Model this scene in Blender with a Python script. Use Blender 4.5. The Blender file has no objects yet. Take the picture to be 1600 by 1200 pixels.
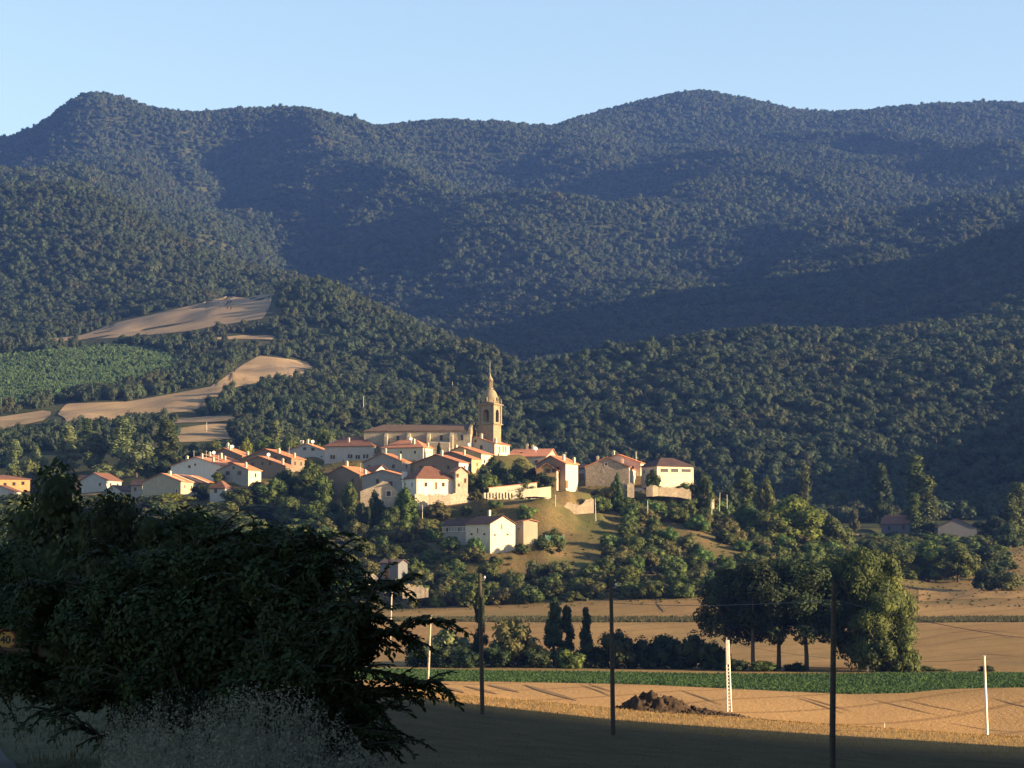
import bpy, bmesh, math, random
import numpy as np
from mathutils import Vector, Matrix
R_ = math.radians
random.seed(7); rng = np.random.default_rng(7)
scene = bpy.context.scene
COL = scene.collection
# ------------------------------------------------------------------ camera model
F = 3608.0
PITCH = math.atan(300.0 / F)
CA, SA = math.cos(PITCH), math.sin(PITCH)

def uw(px, py):
    """pixel of the 1600x1200 view -> (X/Y, Z/Y) slopes of its sight line"""
    xc = (np.asarray(px, float) - 800.0) / F
    yc = (600.0 - np.asarray(py, float)) / F
    yw = CA - yc * SA
    return xc / yw, (SA + yc * CA) / yw

def at(px, py, Y):
    u, w = uw(px, py)
    return Vector((float(u) * Y, Y, float(w) * Y))

def to_px(x, y, z):
    dx, dy, dz = x, y * CA + z * SA, -y * SA + z * CA
    return 800.0 + F * dx / dy, 600.0 - F * dz / dy

SUN_EL, SUN_AZ = R_(12.0), R_(104.0)
SUN = Vector((math.sin(SUN_AZ) * math.cos(SUN_EL), math.cos(SUN_AZ) * math.cos(SUN_EL), math.sin(SUN_EL)))

# ------------------------------------------------------------------ noise
def _hash(ix, iy, s):
    h = (ix.astype(np.int64) * 374761393 + iy.astype(np.int64) * 668265263 + s * 974711) & 0xFFFFFFFF
    h = ((h ^ (h >> 13)) * 1274126177) & 0xFFFFFFFF
    h = h ^ (h >> 16)
    return (h & 0xFFFF) / 65535.0

def vnoise(x, y, s=0):
    ix, iy = np.floor(x), np.floor(y)
    fx, fy = x - ix, y - iy
    fx = fx * fx * fx * (fx * (fx * 6 - 15) + 10); fy = fy * fy * fy * (fy * (fy * 6 - 15) + 10)
    a = _hash(ix, iy, s); b = _hash(ix + 1, iy, s); c = _hash(ix, iy + 1, s); d = _hash(ix + 1, iy + 1, s)
    return (a * (1 - fx) + b * fx) * (1 - fy) + (c * (1 - fx) + d * fx) * fy

def fbm(x, y, s=0, octs=4):
    t, a, n = 0.0, 1.0, 0.0
    for k in range(octs):
        t = t + a * (vnoise(x * 2 ** k, y * 2 ** k, s + k) - .5); n += a; a *= .5
    return t / n * 2

def ridged(x, y, s=0, octs=4):
    t, a, n = 0.0, 1.0, 0.0
    for k in range(octs):
        t = t + a * (1 - np.abs(2 * vnoise(x * 2 ** k, y * 2 ** k, s + k) - 1)); n += a; a *= .5
    return t / n

# ------------------------------------------------------------------ terrain: lines of the land, each at its own distance
def Z(pts):      # (px, z) at constant Y
    return pts
LAYERS = [  # (Y or None, [(px, py[, Y])...])   None: Y given per point
 (60,  [(-1500, 1420), (3500, 1420)]),
 (105, [(-1500, 1208), (600, 1210), (1301, 1232), (3500, 1290)]),
 (150, [(-1500, 1095), (600, 1124), (955, 1160), (1600, 1218), (3500, 1320)]),
 (190, [(-1500, 1072), (600, 1086), (753, 1104), (955, 1127), (1301, 1153), (1600, 1173), (3500, 1250)]),
 (215, [(-1500, 1066), (600, 1079), (700, 1086), (1000, 1112), (1600, 1153), (3500, 1190)]),
 (300, [(-1500, 1070), (600, 1078), (668, 1083), (800, 1106), (1000, 1122), (1138, 1118), (1543, 1150), (3500, 1160)]),
 (355, [(-1500, 1062), (600, 1066), (1000, 1073), (1330, 1083), (1600, 1080), (3500, 1085)]),
 (420, [(-1500, 1045), (600, 1046), (1100, 1052), (1600, 1053), (3500, 1055)]),
 (460, [(-1500, 1030), (1000, 1037), (3500, 1042)]),
 (575, [(-1500, 965), (400, 966), (600, 968), (1000, 968), (1600, 968), (3500, 968)]),
 (612, [(-1500, 950), (400, 955), (600, 955), (740, 948), (1000, 936), (1100, 932), (1250, 930), (1450, 944), (1600, 944), (3500, 940)]),
 (670, [(-1500, 880), (0, 860), (300, 850), (450, 852), (550, 852), (700, 858), (850, 850), (950, 862), (1050, 868), (1150, 872), (1250, 890), (1350, 905), (1450, 918), (1600, 915), (3500, 900)]),
 (725, [(-1500, 830), (0, 815), (200, 795), (330, 795), (500, 805), (600, 802), (700, 799), (760, 795), (850, 790), (930, 795), (1000, 800), (1080, 808), (1150, 835), (1250, 858), (1350, 880), (1450, 892), (1600, 888), (3500, 870)]),
 (770, [(-1500, 805), (0, 798), (200, 784), (330, 770), (450, 752), (550, 750), (650, 748), (750, 748), (850, 766), (930, 764), (1000, 768), (1080, 785), (1150, 812), (1250, 842), (1350, 862), (1600, 868), (3500, 850)]),
 (820, [(-1500, 790), (0, 788), (200, 772), (330, 740), (450, 720), (550, 702), (650, 695), (780, 698), (850, 730), (900, 740), (1000, 752), (1080, 772), (1150, 805), (1300, 850), (1600, 850), (3500, 830)]),
 (900, [(-1500, 775), (0, 775), (200, 750), (330, 736), (450, 725), (550, 720), (700, 720), (800, 735), (900, 775), (1000, 805), (1300, 833), (1600, 828), (3500, 810)]),
 (1000, [(-1500, 740), (0, 712), (200, 700), (330, 704), (450, 706), (700, 740), (1000, 812), (1300, 804), (1600, 797), (1690, 760), (1800, 625), (2300, 590), (3500, 600)]),
 (1200, [(-1500, 640), (0, 655), (200, 648), (300, 642), (500, 645), (700, 672), (850, 698), (1100, 695), (1600, 690), (1800, 620), (3500, 560)]),
 (1350, [(-1500, 600), (0, 612), (200, 612), (345, 598), (490, 608), (700, 628), (800, 636), (850, 634), (1100, 612), (1600, 590), (3500, 560)]),
 (None, [(-1500, 540, 1560), (0, 565, 1560), (200, 556, 1560), (345, 556, 1560), (430, 552, 1560), (490, 562, 1560), (600, 582, 1540), (690, 596, 1500), (770, 606, 1440), (850, 592, 1440), (1000, 560, 1480), (1100, 548, 1480), (1340, 555, 1520), (1600, 530, 1560), (2000, 500, 1560), (3500, 470, 1560)]),
 (None, [(-1500, 470, 1850), (0, 520, 1820), (130, 520, 1820), (250, 492, 1830), (350, 470, 1850), (430, 454, 1880), (480, 447, 1880), (530, 455, 1850), (590, 490, 1780), (640, 508, 1720), (700, 528, 1660), (765, 566, 1560), (810, 600, 1520), (850, 596, 1530), (1000, 556, 1580), (1100, 541, 1600), (1340, 535, 1660), (1440, 515, 1700), (1600, 484, 1740), (2000, 420, 1800), (3500, 380, 1850)]),
 (None, [(-1500, 430, 2100), (0, 470, 2080), (200, 450, 2080), (350, 462, 2080), (430, 470, 2080), (530, 485, 2060), (640, 530, 1950), (765, 600, 1850), (850, 625, 1800), (1000, 600, 1850), (1100, 590, 1880), (1340, 575, 1920), (1500, 520, 1950), (1600, 480, 1980), (1800, 380, 1980), (2100, 200, 2000), (2600, 60, 2000), (3500, 20, 2000)]),
 (None, [(-1500, 330, 2500), (0, 314, 2500), (100, 318, 2500), (150, 324, 2500), (200, 340, 2480), (260, 369, 2450), (310, 390, 2420), (370, 412, 2400), (470, 437, 2350), (560, 480, 2300), (650, 520, 2250), (770, 560, 2200), (850, 545, 2200), (1000, 520, 2250), (1100, 505, 2280), (1250, 490, 2300), (1350, 463, 2300), (1420, 440, 2300), (1500, 401, 2300), (1600, 364, 2300), (1800, 290, 2300), (2100, 160, 2300), (3500, 60, 2300)]),
 (None, [(-1500, 345, 2750), (0, 340, 2750), (150, 350, 2750), (260, 398, 2720), (370, 438, 2700), (470, 452, 2700), (560, 462, 2700), (700, 475, 2700), (850, 470, 2700), (1000, 460, 2700), (1100, 450, 2700), (1250, 432, 2700), (1350, 425, 2700), (1420, 425, 2700), (1480, 408, 2700), (1600, 392, 2700), (2000, 330, 2700), (3500, 300, 2700)]),
 (None, [(-1500, 285, 3200), (0, 290, 3200), (200, 276, 3200), (330, 300, 3150), (400, 350, 3100), (470, 400, 3050), (520, 398, 3050), (600, 380, 3100), (700, 355, 3150), (800, 340, 3200), (900, 334, 3200), (1000, 340, 3200), (1100, 338, 3200), (1200, 345, 3200), (1350, 360, 3200), (1450, 352, 3200), (1600, 335, 3200), (2000, 290, 3200), (3500, 260, 3200)]),
 (None, [(-1500, 265, 3500), (0, 268, 3500), (200, 245, 3500), (330, 290, 3450), (400, 325, 3400), (500, 350, 3400), (600, 345, 3400), (700, 337, 3450), (800, 336, 3450), (900, 332, 3480), (1000, 332, 3480), (1100, 318, 3480), (1200, 312, 3480), (1600, 305, 3500), (2000, 270, 3500), (3500, 240, 3500)]),
 (None, [(-1500, 235, 3950), (0, 245, 3950), (150, 200, 3950), (230, 212, 3950), (300, 245, 3950), (360, 285, 3900), (420, 280, 3900), (500, 262, 3900), (560, 262, 3900), (620, 262, 3900), (700, 255, 3950), (800, 262, 3950), (900, 262, 4000), (1000, 272, 4050), (1080, 265, 4050), (1200, 250, 4050), (1350, 248, 4050), (1600, 252, 4000), (2000, 220, 4000), (3500, 200, 4000)]),
 (None, [(-1500, 250, 4400), (-300, 262, 4400), (0, 224, 4400), (30, 217, 4400), (60, 202, 4400), (100, 172, 4400), (125, 155, 4400), (160, 152, 4400), (200, 160, 4400), (235, 175, 4400), (300, 183, 4400), (400, 187, 4400), (490, 191, 4400), (550, 199, 4400), (585, 210, 4400), (630, 203, 4400), (690, 196, 4400), (770, 198, 4400), (830, 206, 4450), (870, 211, 4500), (920, 192, 4850), (980, 174, 4950), (1050, 158, 5000), (1075, 152, 5000), (1110, 156, 5000), (1180, 173, 5000), (1240, 191, 4950), (1300, 196, 4900), (1340, 189, 4850), (1400, 184, 4800), (1470, 179, 4800), (1540, 182, 4800), (1600, 184, 4800), (2000, 160, 4800), (3500, 200, 4800)]),
 (None, [(-1500, 330, 5300), (3500, 300, 5500)]),
 (7000, [(-1500, 620), (3500, 620)]),
]
U0, U1, NU = -0.62, 0.90, 609
GU = np.linspace(U0, U1, NU)
GT = np.linspace(math.log(40), math.log(6800), 560)
_Yk, _Zk = [], []
for Yc, pts in LAYERS:
    p = np.array([(a[0], a[1], a[2] if Yc is None else Yc) for a in pts], float)
    u, w = uw(p[:, 0], p[:, 1])
    o = np.argsort(u)
    _Yk.append(np.interp(GU, u[o], p[o, 2])); _Zk.append(np.interp(GU, u[o], (w * p[:, 2])[o]))
_Yk, _Zk = np.array(_Yk), np.array(_Zk)
_k = np.array([0, 1, 2, 1, 0], float); _k /= _k.sum()
for A in (_Yk, _Zk):
    for i in range(A.shape[0]):
        A[i] = np.convolve(np.pad(A[i], 2, mode='edge'), _k, 'valid')

def pchip(x, y, q):
    h = np.diff(x); d = np.diff(y) / h
    m = np.zeros_like(y); m[0], m[-1] = d[0], d[-1]
    for i in range(1, len(x) - 1):
        if d[i - 1] * d[i] > 0:
            w1, w2 = 2 * h[i] + h[i - 1], h[i] + 2 * h[i - 1]
            m[i] = (w1 + w2) / (w1 / d[i - 1] + w2 / d[i])
    k = np.clip(np.searchsorted(x, q) - 1, 0, len(h) - 1)
    t = (q - x[k]) / h[k]; t = np.clip(t, 0, 1)
    return ((1 + 2 * t) * (1 - t) ** 2 * y[k] + t * (1 - t) ** 2 * h[k] * m[k] + t * t * (3 - 2 * t) * y[k + 1] + t * t * (t - 1) * h[k] * m[k + 1])
GRID = np.stack([pchip(_Yk[:, j], _Zk[:, j], np.exp(GT)) for j in range(NU)])      # [u, t]

PADS = []       # level ground under the buildings: (x, y, z, radius)
def sstep(a, b, x):
    t = np.clip((x - a) / (b - a), 0, 1); return t * t * (3 - 2 * t)

def Hraw(X, Y):
    X = np.asarray(X, float); Y = np.asarray(Y, float)
    Yc = np.clip(Y, 40.5, 6790)
    u = X / Yc
    fu = np.clip((u - U0) / (U1 - U0) * (NU - 1), 0, NU - 1.001)
    ft = np.clip((np.log(Yc) - GT[0]) / (GT[-1] - GT[0]) * (len(GT) - 1), 0, len(GT) - 1.001)
    i, j = fu.astype(int), ft.astype(int); a, b = fu - i, ft - j
    z = (GRID[i, j] * (1 - a) + GRID[i + 1, j] * a) * (1 - b) + (GRID[i, j + 1] * (1 - a) + GRID[i + 1, j + 1] * a) * b
    z = np.where(Y < 60, -8.6, z)
    return z

def H(X, Y, pads=True):
    X = np.asarray(X, float); Y = np.asarray(Y, float)
    z = Hraw(X, Y)
    # relief
    m = sstep(2100, 3000, Y)
    z = z + m * (120 * (ridged(X / 560 + .30 * Y / 560, Y / 1300, 3, 3) - .55) + 22 * fbm(X / 130, Y / 130, 9, 3)) * (1 - .75 * sstep(4000, 4350, Y))
    m2 = sstep(1000, 1150, Y) * (1 - m)
    z = z + m2 * (4 + 8 * sstep(-.07, -.03, X / np.maximum(Y, 1))) * fbm(X / 150, Y / 85, 21, 3) + m2 * 3 * fbm(X / 45, Y / 40, 5, 2)
    m3 = sstep(600, 640, Y) * (1 - sstep(840, 950, Y))
    z = z + m3 * (1.3 * fbm(X / 22, Y / 22, 33, 3))
    m4 = sstep(80, 140, Y) * (1 - sstep(560, 600, Y))
    z = z + m4 * .35 * fbm(X / 40, Y / 40, 41, 2)
    # the road embankment the camera stands on
    ze = -2.0 - np.maximum(0, Y - 25) * .03 + .12 * fbm(X / 3, Y / 3, 51, 2)
    xe = 0.8 - .12 * Y
    drop = np.maximum(0, X - xe) / 1.5
    z = np.where(Y < 140, np.maximum(z, ze - drop - np.maximum(0, Y - 75) * .25), z)
    if pads and PADS:
        ws = np.zeros_like(z); zs = np.zeros_like(z)
        for (px_, py_, pz_, r_) in PADS:
            d2 = (X - px_) ** 2 + (Y - py_) ** 2
            w = np.exp(-d2 / (r_ * r_)); ws += w; zs += w * pz_
        k = np.minimum(1, ws * 1.3)
        z = np.where(ws > 1e-4, z * (1 - k) + k * zs / np.maximum(ws, 1e-9), z)
    return z

def hit(px, py, ymin=60.0, ymax=6500.0):
    """where the sight line of each pixel meets the land (arrays)"""
    px = np.atleast_1d(np.asarray(px, float)); py = np.atleast_1d(np.asarray(py, float))
    u, w = uw(px, py)
    Ys = np.exp(np.linspace(math.log(ymin), math.log(ymax), 2600))
    out = np.full(px.shape, np.nan)
    for k in range(len(px)):
        d = H(u[k] * Ys, Ys) - w[k] * Ys
        i = np.argmax(d > 0)
        if d[i] > 0:
            if i > 0:
                t = d[i - 1] / (d[i - 1] - d[i]); out[k] = Ys[i - 1] + t * (Ys[i] - Ys[i - 1])
            else: out[k] = Ys[0]
    return u * out, out

# ------------------------------------------------------------------ small helpers
def tag(o, label=None, cat=None, group=None, kind=None):
    if label: o['label'] = label
    if cat: o['category'] = cat
    if group: o['group'] = group
    if kind: o['kind'] = kind
    return o

def thing(name, loc, label, cat, group=None, rz=0.0):
    o = bpy.data.objects.new(name, None); COL.objects.link(o)
    o.location = loc; o.rotation_euler = (0, 0, rz); o.empty_display_size = .5
    return tag(o, label, cat, group)

class MB:
    def __init__(s): s.v, s.f, s.m = [], [], []
    def add(s, vs, fs, mi=0):
        n = len(s.v); s.v += [tuple(v) for v in vs]; s.f += [tuple(i + n for i in f) for f in fs]; s.m += [mi] * len(fs)
    def box(s, x0, y0, z0, x1, y1, z1, mi=0):
        s.add([(x0, y0, z0), (x1, y0, z0), (x1, y1, z0), (x0, y1, z0), (x0, y0, z1), (x1, y0, z1), (x1, y1, z1), (x0, y1, z1)],
              [(0, 3, 2, 1), (4, 5, 6, 7), (0, 1, 5, 4), (1, 2, 6, 5), (2, 3, 7, 6), (3, 0, 4, 7)], mi)
    def tube(s, pts, rad, n=6, cap=True, mi=0):
        pts = [Vector(p) for p in pts]
        if not hasattr(rad, '__len__'): rad = [rad] * len(pts)
        rings, vs, fs = [], [], []
        for i, p in enumerate(pts):
            d = (pts[min(i + 1, len(pts) - 1)] - pts[max(i - 1, 0)])
            d = d.normalized() if d.length > 1e-9 else Vector((0, 0, 1))
            a = d.orthogonal().normalized() if abs(d.z) < .99 else Vector((1, 0, 0))
            if abs(d.z) < .99: a = Vector((0, 0, 1)).cross(d).normalized()
            b = d.cross(a)
            for k in range(n):
                t = 2 * math.pi * k / n
                vs.append(p + (a * math.cos(t) + b * math.sin(t)) * rad[i])
        for i in range(len(pts) - 1):
            for k in range(n):
                k2 = (k + 1) % n
                fs.append((i * n + k, i * n + k2, (i + 1) * n + k2, (i + 1) * n + k))
        if cap:
            fs.append(tuple(range(n - 1, -1, -1))); fs.append(tuple((len(pts) - 1) * n + k for k in range(n)))
        s.add(vs, fs, mi)
    def lathe(s, prof, n=16, c=(0, 0), mi=0):
        vs = [(c[0] + r * math.cos(2 * math.pi * k / n), c[1] + r * math.sin(2 * math.pi * k / n), z) for r, z in prof for k in range(n)]
        fs = []
        for i in range(len(prof) - 1):
            for k in range(n):
                k2 = (k + 1) % n
                fs.append((i * n + k, i * n + k2, (i + 1) * n + k2, (i + 1) * n + k))
        fs.append(tuple(range(n - 1, -1, -1))); fs.append(tuple((len(prof) - 1) * n + k for k in range(n)))
        s.add(vs, fs, mi)
    def build(s, name, mat, parent=None, smooth=False, loc=None):
        me = bpy.data.meshes.new(name); me.from_pydata(s.v, [], s.f)
        for m in (mat if isinstance(mat, (list, tuple)) else [mat]): me.materials.append(m)
        if any(s.m): me.polygons.foreach_set('material_index', s.m)
        if smooth: me.polygons.foreach_set('use_smooth', [True] * len(me.polygons))
        me.update()
        o = bpy.data.objects.new(name, me); COL.objects.link(o)
        if parent is not None: o.parent = parent
        if loc is not None: o.location = loc
        return o

def np_mesh(name, verts, quads, tris=None):
    """fast mesh from numpy arrays (quads Nx4, tris Nx3)"""
    me = bpy.data.meshes.new(name)
    verts = np.asarray(verts, np.float32); nq = 0 if quads is None else len(quads); nt = 0 if tris is None else len(tris)
    me.vertices.add(len(verts)); me.vertices.foreach_set('co', verts.ravel())
    idx = np.concatenate([np.asarray(a, np.int32).ravel() for a in (quads, tris) if a is not None and len(a)])
    tot = np.concatenate([np.full(nq, 4, np.int32), np.full(nt, 3, np.int32)])
    me.loops.add(len(idx)); me.loops.foreach_set('vertex_index', idx)
    me.polygons.add(nq + nt); st = np.concatenate([[0], np.cumsum(tot)[:-1]]).astype(np.int32)
    me.polygons.foreach_set('loop_start', st); me.polygons.foreach_set('loop_total', tot)
    me.update(calc_edges=True)
    return me

def link(name, me, mat=None, parent=None):
    o = bpy.data.objects.new(name, me); COL.objects.link(o)
    if mat is not None: me.materials.append(mat)
    if parent is not None: o.parent = parent
    return o

def grid_quads(n, m):
    i = np.arange(n - 1)[:, None] * m + np.arange(m - 1)[None, :]
    return np.stack([i, i + m, i + m + 1, i + 1], -1).reshape(-1, 4)

# ------------------------------------------------------------------ materials
class NT:
    def __init__(s, name):
        s.m = bpy.data.materials.new(name); s.m.use_nodes = True
        s.t = s.m.node_tree; s.t.nodes.clear()
        s.out = s.n('ShaderNodeOutputMaterial')
    def n(s, t, **k):
        x = s.t.nodes.new(t)
        for a, b in k.items(): setattr(x, a, b)
        return x
    def l(s, a, b): s.t.links.new(a, b)
    def coord(s, kind='Object'): return s.n('ShaderNodeTexCoord').outputs[kind]
    def pos(s): return s.n('ShaderNodeNewGeometry').outputs['Position']
    def mapping(s, v, scale=(1, 1, 1), rot=(0, 0, 0)):
        x = s.n('ShaderNodeMapping'); s.l(v, x.inputs[0]); x.inputs['Scale'].default_value = scale; x.inputs['Rotation'].default_value = rot; return x.outputs[0]
    def noise(s, v, scale, detail=4, rough=.55, dist=0.0):
        x = s.n('ShaderNodeTexNoise'); s.l(v, x.inputs['Vector']); x.inputs['Scale'].default_value = scale; x.inputs['Detail'].default_value = detail
        x.inputs['Roughness'].default_value = rough; x.inputs['Distortion'].default_value = dist; return x.outputs['Fac']
    def ramp(s, fac, stops):
        x = s.n('ShaderNodeValToRGB'); s.l(fac, x.inputs[0]); e = x.color_ramp.elements
        while len(e) < len(stops): e.new(.5)
        for k, (p, c) in enumerate(stops):
            e[k].position = p; e[k].color = (*c, 1) if len(c) == 3 else c
        return x.outputs[0]
    def step(s, fac, a, b):
        x = s.n('ShaderNodeMapRange'); s.l(fac, x.inputs[0]); x.inputs[1].default_value = a; x.inputs[2].default_value = b; return x.outputs[0]
    def mix(s, fac, a, b, mode='MIX'):
        x = s.n('ShaderNodeMix', data_type='RGBA', blend_type=mode)
        for q, v in ((x.inputs[0], fac), (x.inputs[6], a), (x.inputs[7], b)):
            if isinstance(v, (int, float)): q.default_value = v
            elif isinstance(v, tuple): q.default_value = (*v, 1) if len(v) == 3 else v
            else: s.l(v, q)
        return x.outputs[2]
    def math(s, op, a, b=0.0):
        x = s.n('ShaderNodeMath', operation=op)
        for q, v in ((x.inputs[0], a), (x.inputs[1], b)):
            if isinstance(v, (int, float)): q.default_value = v
            else: s.l(v, q)
        return x.outputs[0]
    def bump(s, h, st, dist):
        x = s.n('ShaderNodeBump'); x.inputs['Strength'].default_value = st; x.inputs['Distance'].default_value = dist; s.l(h, x.inputs['Height']); return x.outputs[0]
    def done(s, col, rough=.9, normal=None, metal=0.0, spec=.2, transl=0.0):
        b = s.n('ShaderNodeBsdfPrincipled')
        if isinstance(col, tuple): b.inputs['Base Color'].default_value = (*col, 1)
        else: s.l(col, b.inputs['Base Color'])
        b.inputs['Roughness'].default_value = rough; b.inputs['Metallic'].default_value = metal; b.inputs['Specular IOR Level'].default_value = spec
        if normal is not None: s.l(normal, b.inputs['Normal'])
        sh = b.outputs[0]
        if transl:
            t = s.n('ShaderNodeBsdfTranslucent'); mx = s.n('ShaderNodeMixShader'); mx.inputs[0].default_value = transl
            if isinstance(col, tuple): t.inputs[0].default_value = (*col, 1)
            else: s.l(col, t.inputs[0])
            s.l(sh, mx.inputs[1]); s.l(t.outputs[0], mx.inputs[2]); sh = mx.outputs[0]
        s.l(sh, s.out.inputs[0]); return s.m

def sc(c, k): return tuple(min(1.0, x * k) for x in c)

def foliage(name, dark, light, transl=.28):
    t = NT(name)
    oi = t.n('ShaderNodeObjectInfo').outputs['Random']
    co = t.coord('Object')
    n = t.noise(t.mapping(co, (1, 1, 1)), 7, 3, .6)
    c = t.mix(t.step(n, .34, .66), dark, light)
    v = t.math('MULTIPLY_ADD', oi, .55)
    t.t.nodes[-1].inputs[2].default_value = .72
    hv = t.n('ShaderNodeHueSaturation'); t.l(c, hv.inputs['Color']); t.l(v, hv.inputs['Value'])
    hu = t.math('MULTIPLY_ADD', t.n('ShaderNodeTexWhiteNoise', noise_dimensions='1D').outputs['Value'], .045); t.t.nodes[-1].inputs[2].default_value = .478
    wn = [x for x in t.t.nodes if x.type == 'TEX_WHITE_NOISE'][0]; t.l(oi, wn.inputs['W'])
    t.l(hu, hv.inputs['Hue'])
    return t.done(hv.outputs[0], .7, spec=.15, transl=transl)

def forest_mat(name, dark, light):
    t = NT(name)
    inf = t.n('ShaderNodeObjectInfo'); oi = inf.outputs['Random']; loc = inf.outputs['Location']
    n = t.noise(t.coord('Object'), 7, 3, .6)
    c = t.mix(t.step(n, .30, .70), dark, light)
    p1 = t.noise(loc, .006, 4, .6, .8); p2 = t.noise(t.mapping(loc, (1, .7, 1.5)), .02, 3, .6)
    c = t.mix(t.math('MULTIPLY', t.step(p1, .46, .62), .55), c, (.040, .060, .036))
    c = t.mix(t.math('MULTIPLY', t.step(p2, .54, .70), .5), c, (.075, .068, .034))
    hv = t.n('ShaderNodeHueSaturation'); t.l(c, hv.inputs['Color'])
    v = t.math('MULTIPLY_ADD', oi, .5); t.t.nodes[-1].inputs[2].default_value = .75; t.l(v, hv.inputs['Value'])
    wn = t.n('ShaderNodeTexWhiteNoise', noise_dimensions='1D'); t.l(oi, wn.inputs['W'])
    hu = t.math('MULTIPLY_ADD', wn.outputs['Value'], .05); t.t.nodes[-1].inputs[2].default_value = .475; t.l(hu, hv.inputs['Hue'])
    return t.done(hv.outputs[0], .75, spec=.1, transl=.25)

def plaster(name, col, var=.18, scale=.5):
    t = NT(name); co = t.coord('Object')
    n = t.noise(co, scale, 5, .65); n2 = t.noise(t.mapping(co, (2.5, 2.5, .35)), .9, 4, .6)
    c = t.mix(t.step(n, .3, .7), sc(col, 1 - var), sc(col, 1 + var * .4))
    c = t.mix(t.math('MULTIPLY', t.step(n2, .48, .75), .5), c, sc(col, .58))
    return t.done(c, .92, t.bump(t.noise(co, 4, 3), .3, .05))

def stone(name, a, b, mortar, scale=1.6):
    t = NT(name); co = t.coord('Object')
    vo = t.n('ShaderNodeTexVoronoi'); t.l(t.mapping(co, (1, 1, 1.5)), vo.inputs['Vector']); vo.inputs['Scale'].default_value = scale
    vd = t.n('ShaderNodeTexVoronoi', feature='DISTANCE_TO_EDGE'); t.l(t.mapping(co, (1, 1, 1.5)), vd.inputs['Vector']); vd.inputs['Scale'].default_value = scale
    hs = t.n('ShaderNodeSeparateColor'); t.l(vo.outputs['Color'], hs.inputs[0])
    c = t.mix(hs.outputs[0], a, b)
    c = t.mix(t.math('MULTIPLY', t.step(t.noise(co, .35, 4), .4, .7), .5), c, sc(a, .75))
    c = t.mix(t.step(vd.outputs['Distance'], .0, .09), mortar, c)
    return t.done(c, .95, t.bump(t.step(vd.outputs['Distance'], 0, .15), .6, .06))

def tiles(name, a, b, c3):
    t = NT(name); co = t.coord('Object'); oi = t.n('ShaderNodeObjectInfo').outputs['Random']
    n = t.noise(co, .45, 4, .6); n2 = t.noise(co, 3.2, 3, .7); n4 = t.noise(t.mapping(co, (.35, 2.4, .35)), 1.0, 3, .6)
    c = t.mix(t.step(n, .33, .67), a, b); c = t.mix(t.math('MULTIPLY', t.step(n4, .48, .7), .55), c, sc(a, .55))
    c = t.mix(t.math('MULTIPLY', t.step(n2, .5, .72), .65), c, c3)
    wv = t.n('ShaderNodeTexWave', wave_type='BANDS', bands_direction='DIAGONAL'); t.l(co, wv.inputs['Vector']); wv.inputs['Scale'].default_value = 1.2; wv.inputs['Distortion'].default_value = .6
    v = t.math('MULTIPLY_ADD', oi, .4); t.t.nodes[-1].inputs[2].default_value = .8
    hv = t.n('ShaderNodeHueSaturation'); t.l(c, hv.inputs['Color']); t.l(v, hv.inputs['Value'])
    return t.done(hv.outputs[0], .85, t.bump(wv.outputs['Fac'], .5, .06))

def plain(name, col, rough=.7, metal=0.0, var=.2, scale=3.0):
    t = NT(name); n = t.noise(t.coord('Object'), scale, 4)
    return t.done(t.mix(t.step(n, .3, .7), sc(col, 1 - var), sc(col, 1 + var)), rough, metal=metal)

M = {}
M['leaf'] = foliage('broadleaf', (0.036, 0.055, 0.017), (0.100, 0.123, 0.036))
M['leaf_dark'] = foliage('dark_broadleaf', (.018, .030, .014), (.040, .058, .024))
M['leaf_pale'] = foliage('pale_poplar_leaf', (0.072, 0.094, 0.041), (0.144, 0.168, 0.070))
M['leaf_yellow'] = foliage('yellow_green_leaf', (0.077, 0.090, 0.016), (0.135, 0.149, 0.027))
M['leaf_green'] = foliage('fresh_green_leaf', (0.042, 0.074, 0.022), (0.102, 0.150, 0.038))
M['leaf_dry'] = foliage('olive_shrub_leaf', (0.056, 0.062, 0.024), (0.122, 0.120, 0.045))
M['forest'] = forest_mat('forest_leaf', (0.029, 0.044, 0.023), (0.052, 0.068, 0.036))
M['plantation'] = foliage('plantation_leaf', (0.062, 0.104, 0.047), (0.085, 0.133, 0.057))
M['elm_leaf'] = foliage('elm_leaf', (.030, .048, .022), (.060, .086, .038), .25)
M['twig'] = plain('dark_twig', (.03, .026, .02), .95)
M['bark'] = plain('bark', (.085, .065, .05), .95)
M['white'] = plaster('white_render', (0.528, 0.502, 0.449), .06)
M['cream'] = plaster('cream_render', (0.528, 0.448, 0.336))
M['beige'] = plaster('beige_render', (0.347, 0.304, 0.223))
M['yellow'] = plaster('yellow_render', (0.512, 0.368, 0.168))
M['orange'] = plaster('orange_render', (0.496, 0.288, 0.128))
M['grey'] = plaster('grey_render', (0.260, 0.242, 0.217))
M['greywhite'] = plaster('weathered_white_render', (0.360, 0.347, 0.322))
M['brown'] = plaster('brown_render', (0.186, 0.143, 0.105))
M['ochre'] = plaster('ochre_brick', (0.285, 0.192, 0.093))
M['stone'] = stone('rubble_stone', (0.245, 0.197, 0.143), (0.340, 0.279, 0.204), (0.204, 0.170, 0.129))
M['stone_pale'] = stone('pale_rubble_stone', (0.354, 0.286, 0.211), (0.449, 0.374, 0.286), (0.245, 0.197, 0.143), 1.2)
M['ashlar'] = stone('church_ashlar', (0.272, 0.238, 0.177), (0.354, 0.313, 0.231), (0.245, 0.211, 0.163), 1.1)
M['tower'] = stone('tower_ashlar', (.205, .172, .112), (.28, .235, .155), (.13, .11, .075), 1.3)
M['tile'] = tiles('terracotta_tile', (0.319, 0.120, 0.062), (0.424, 0.177, 0.092), (0.442, 0.247, 0.151))
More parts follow.
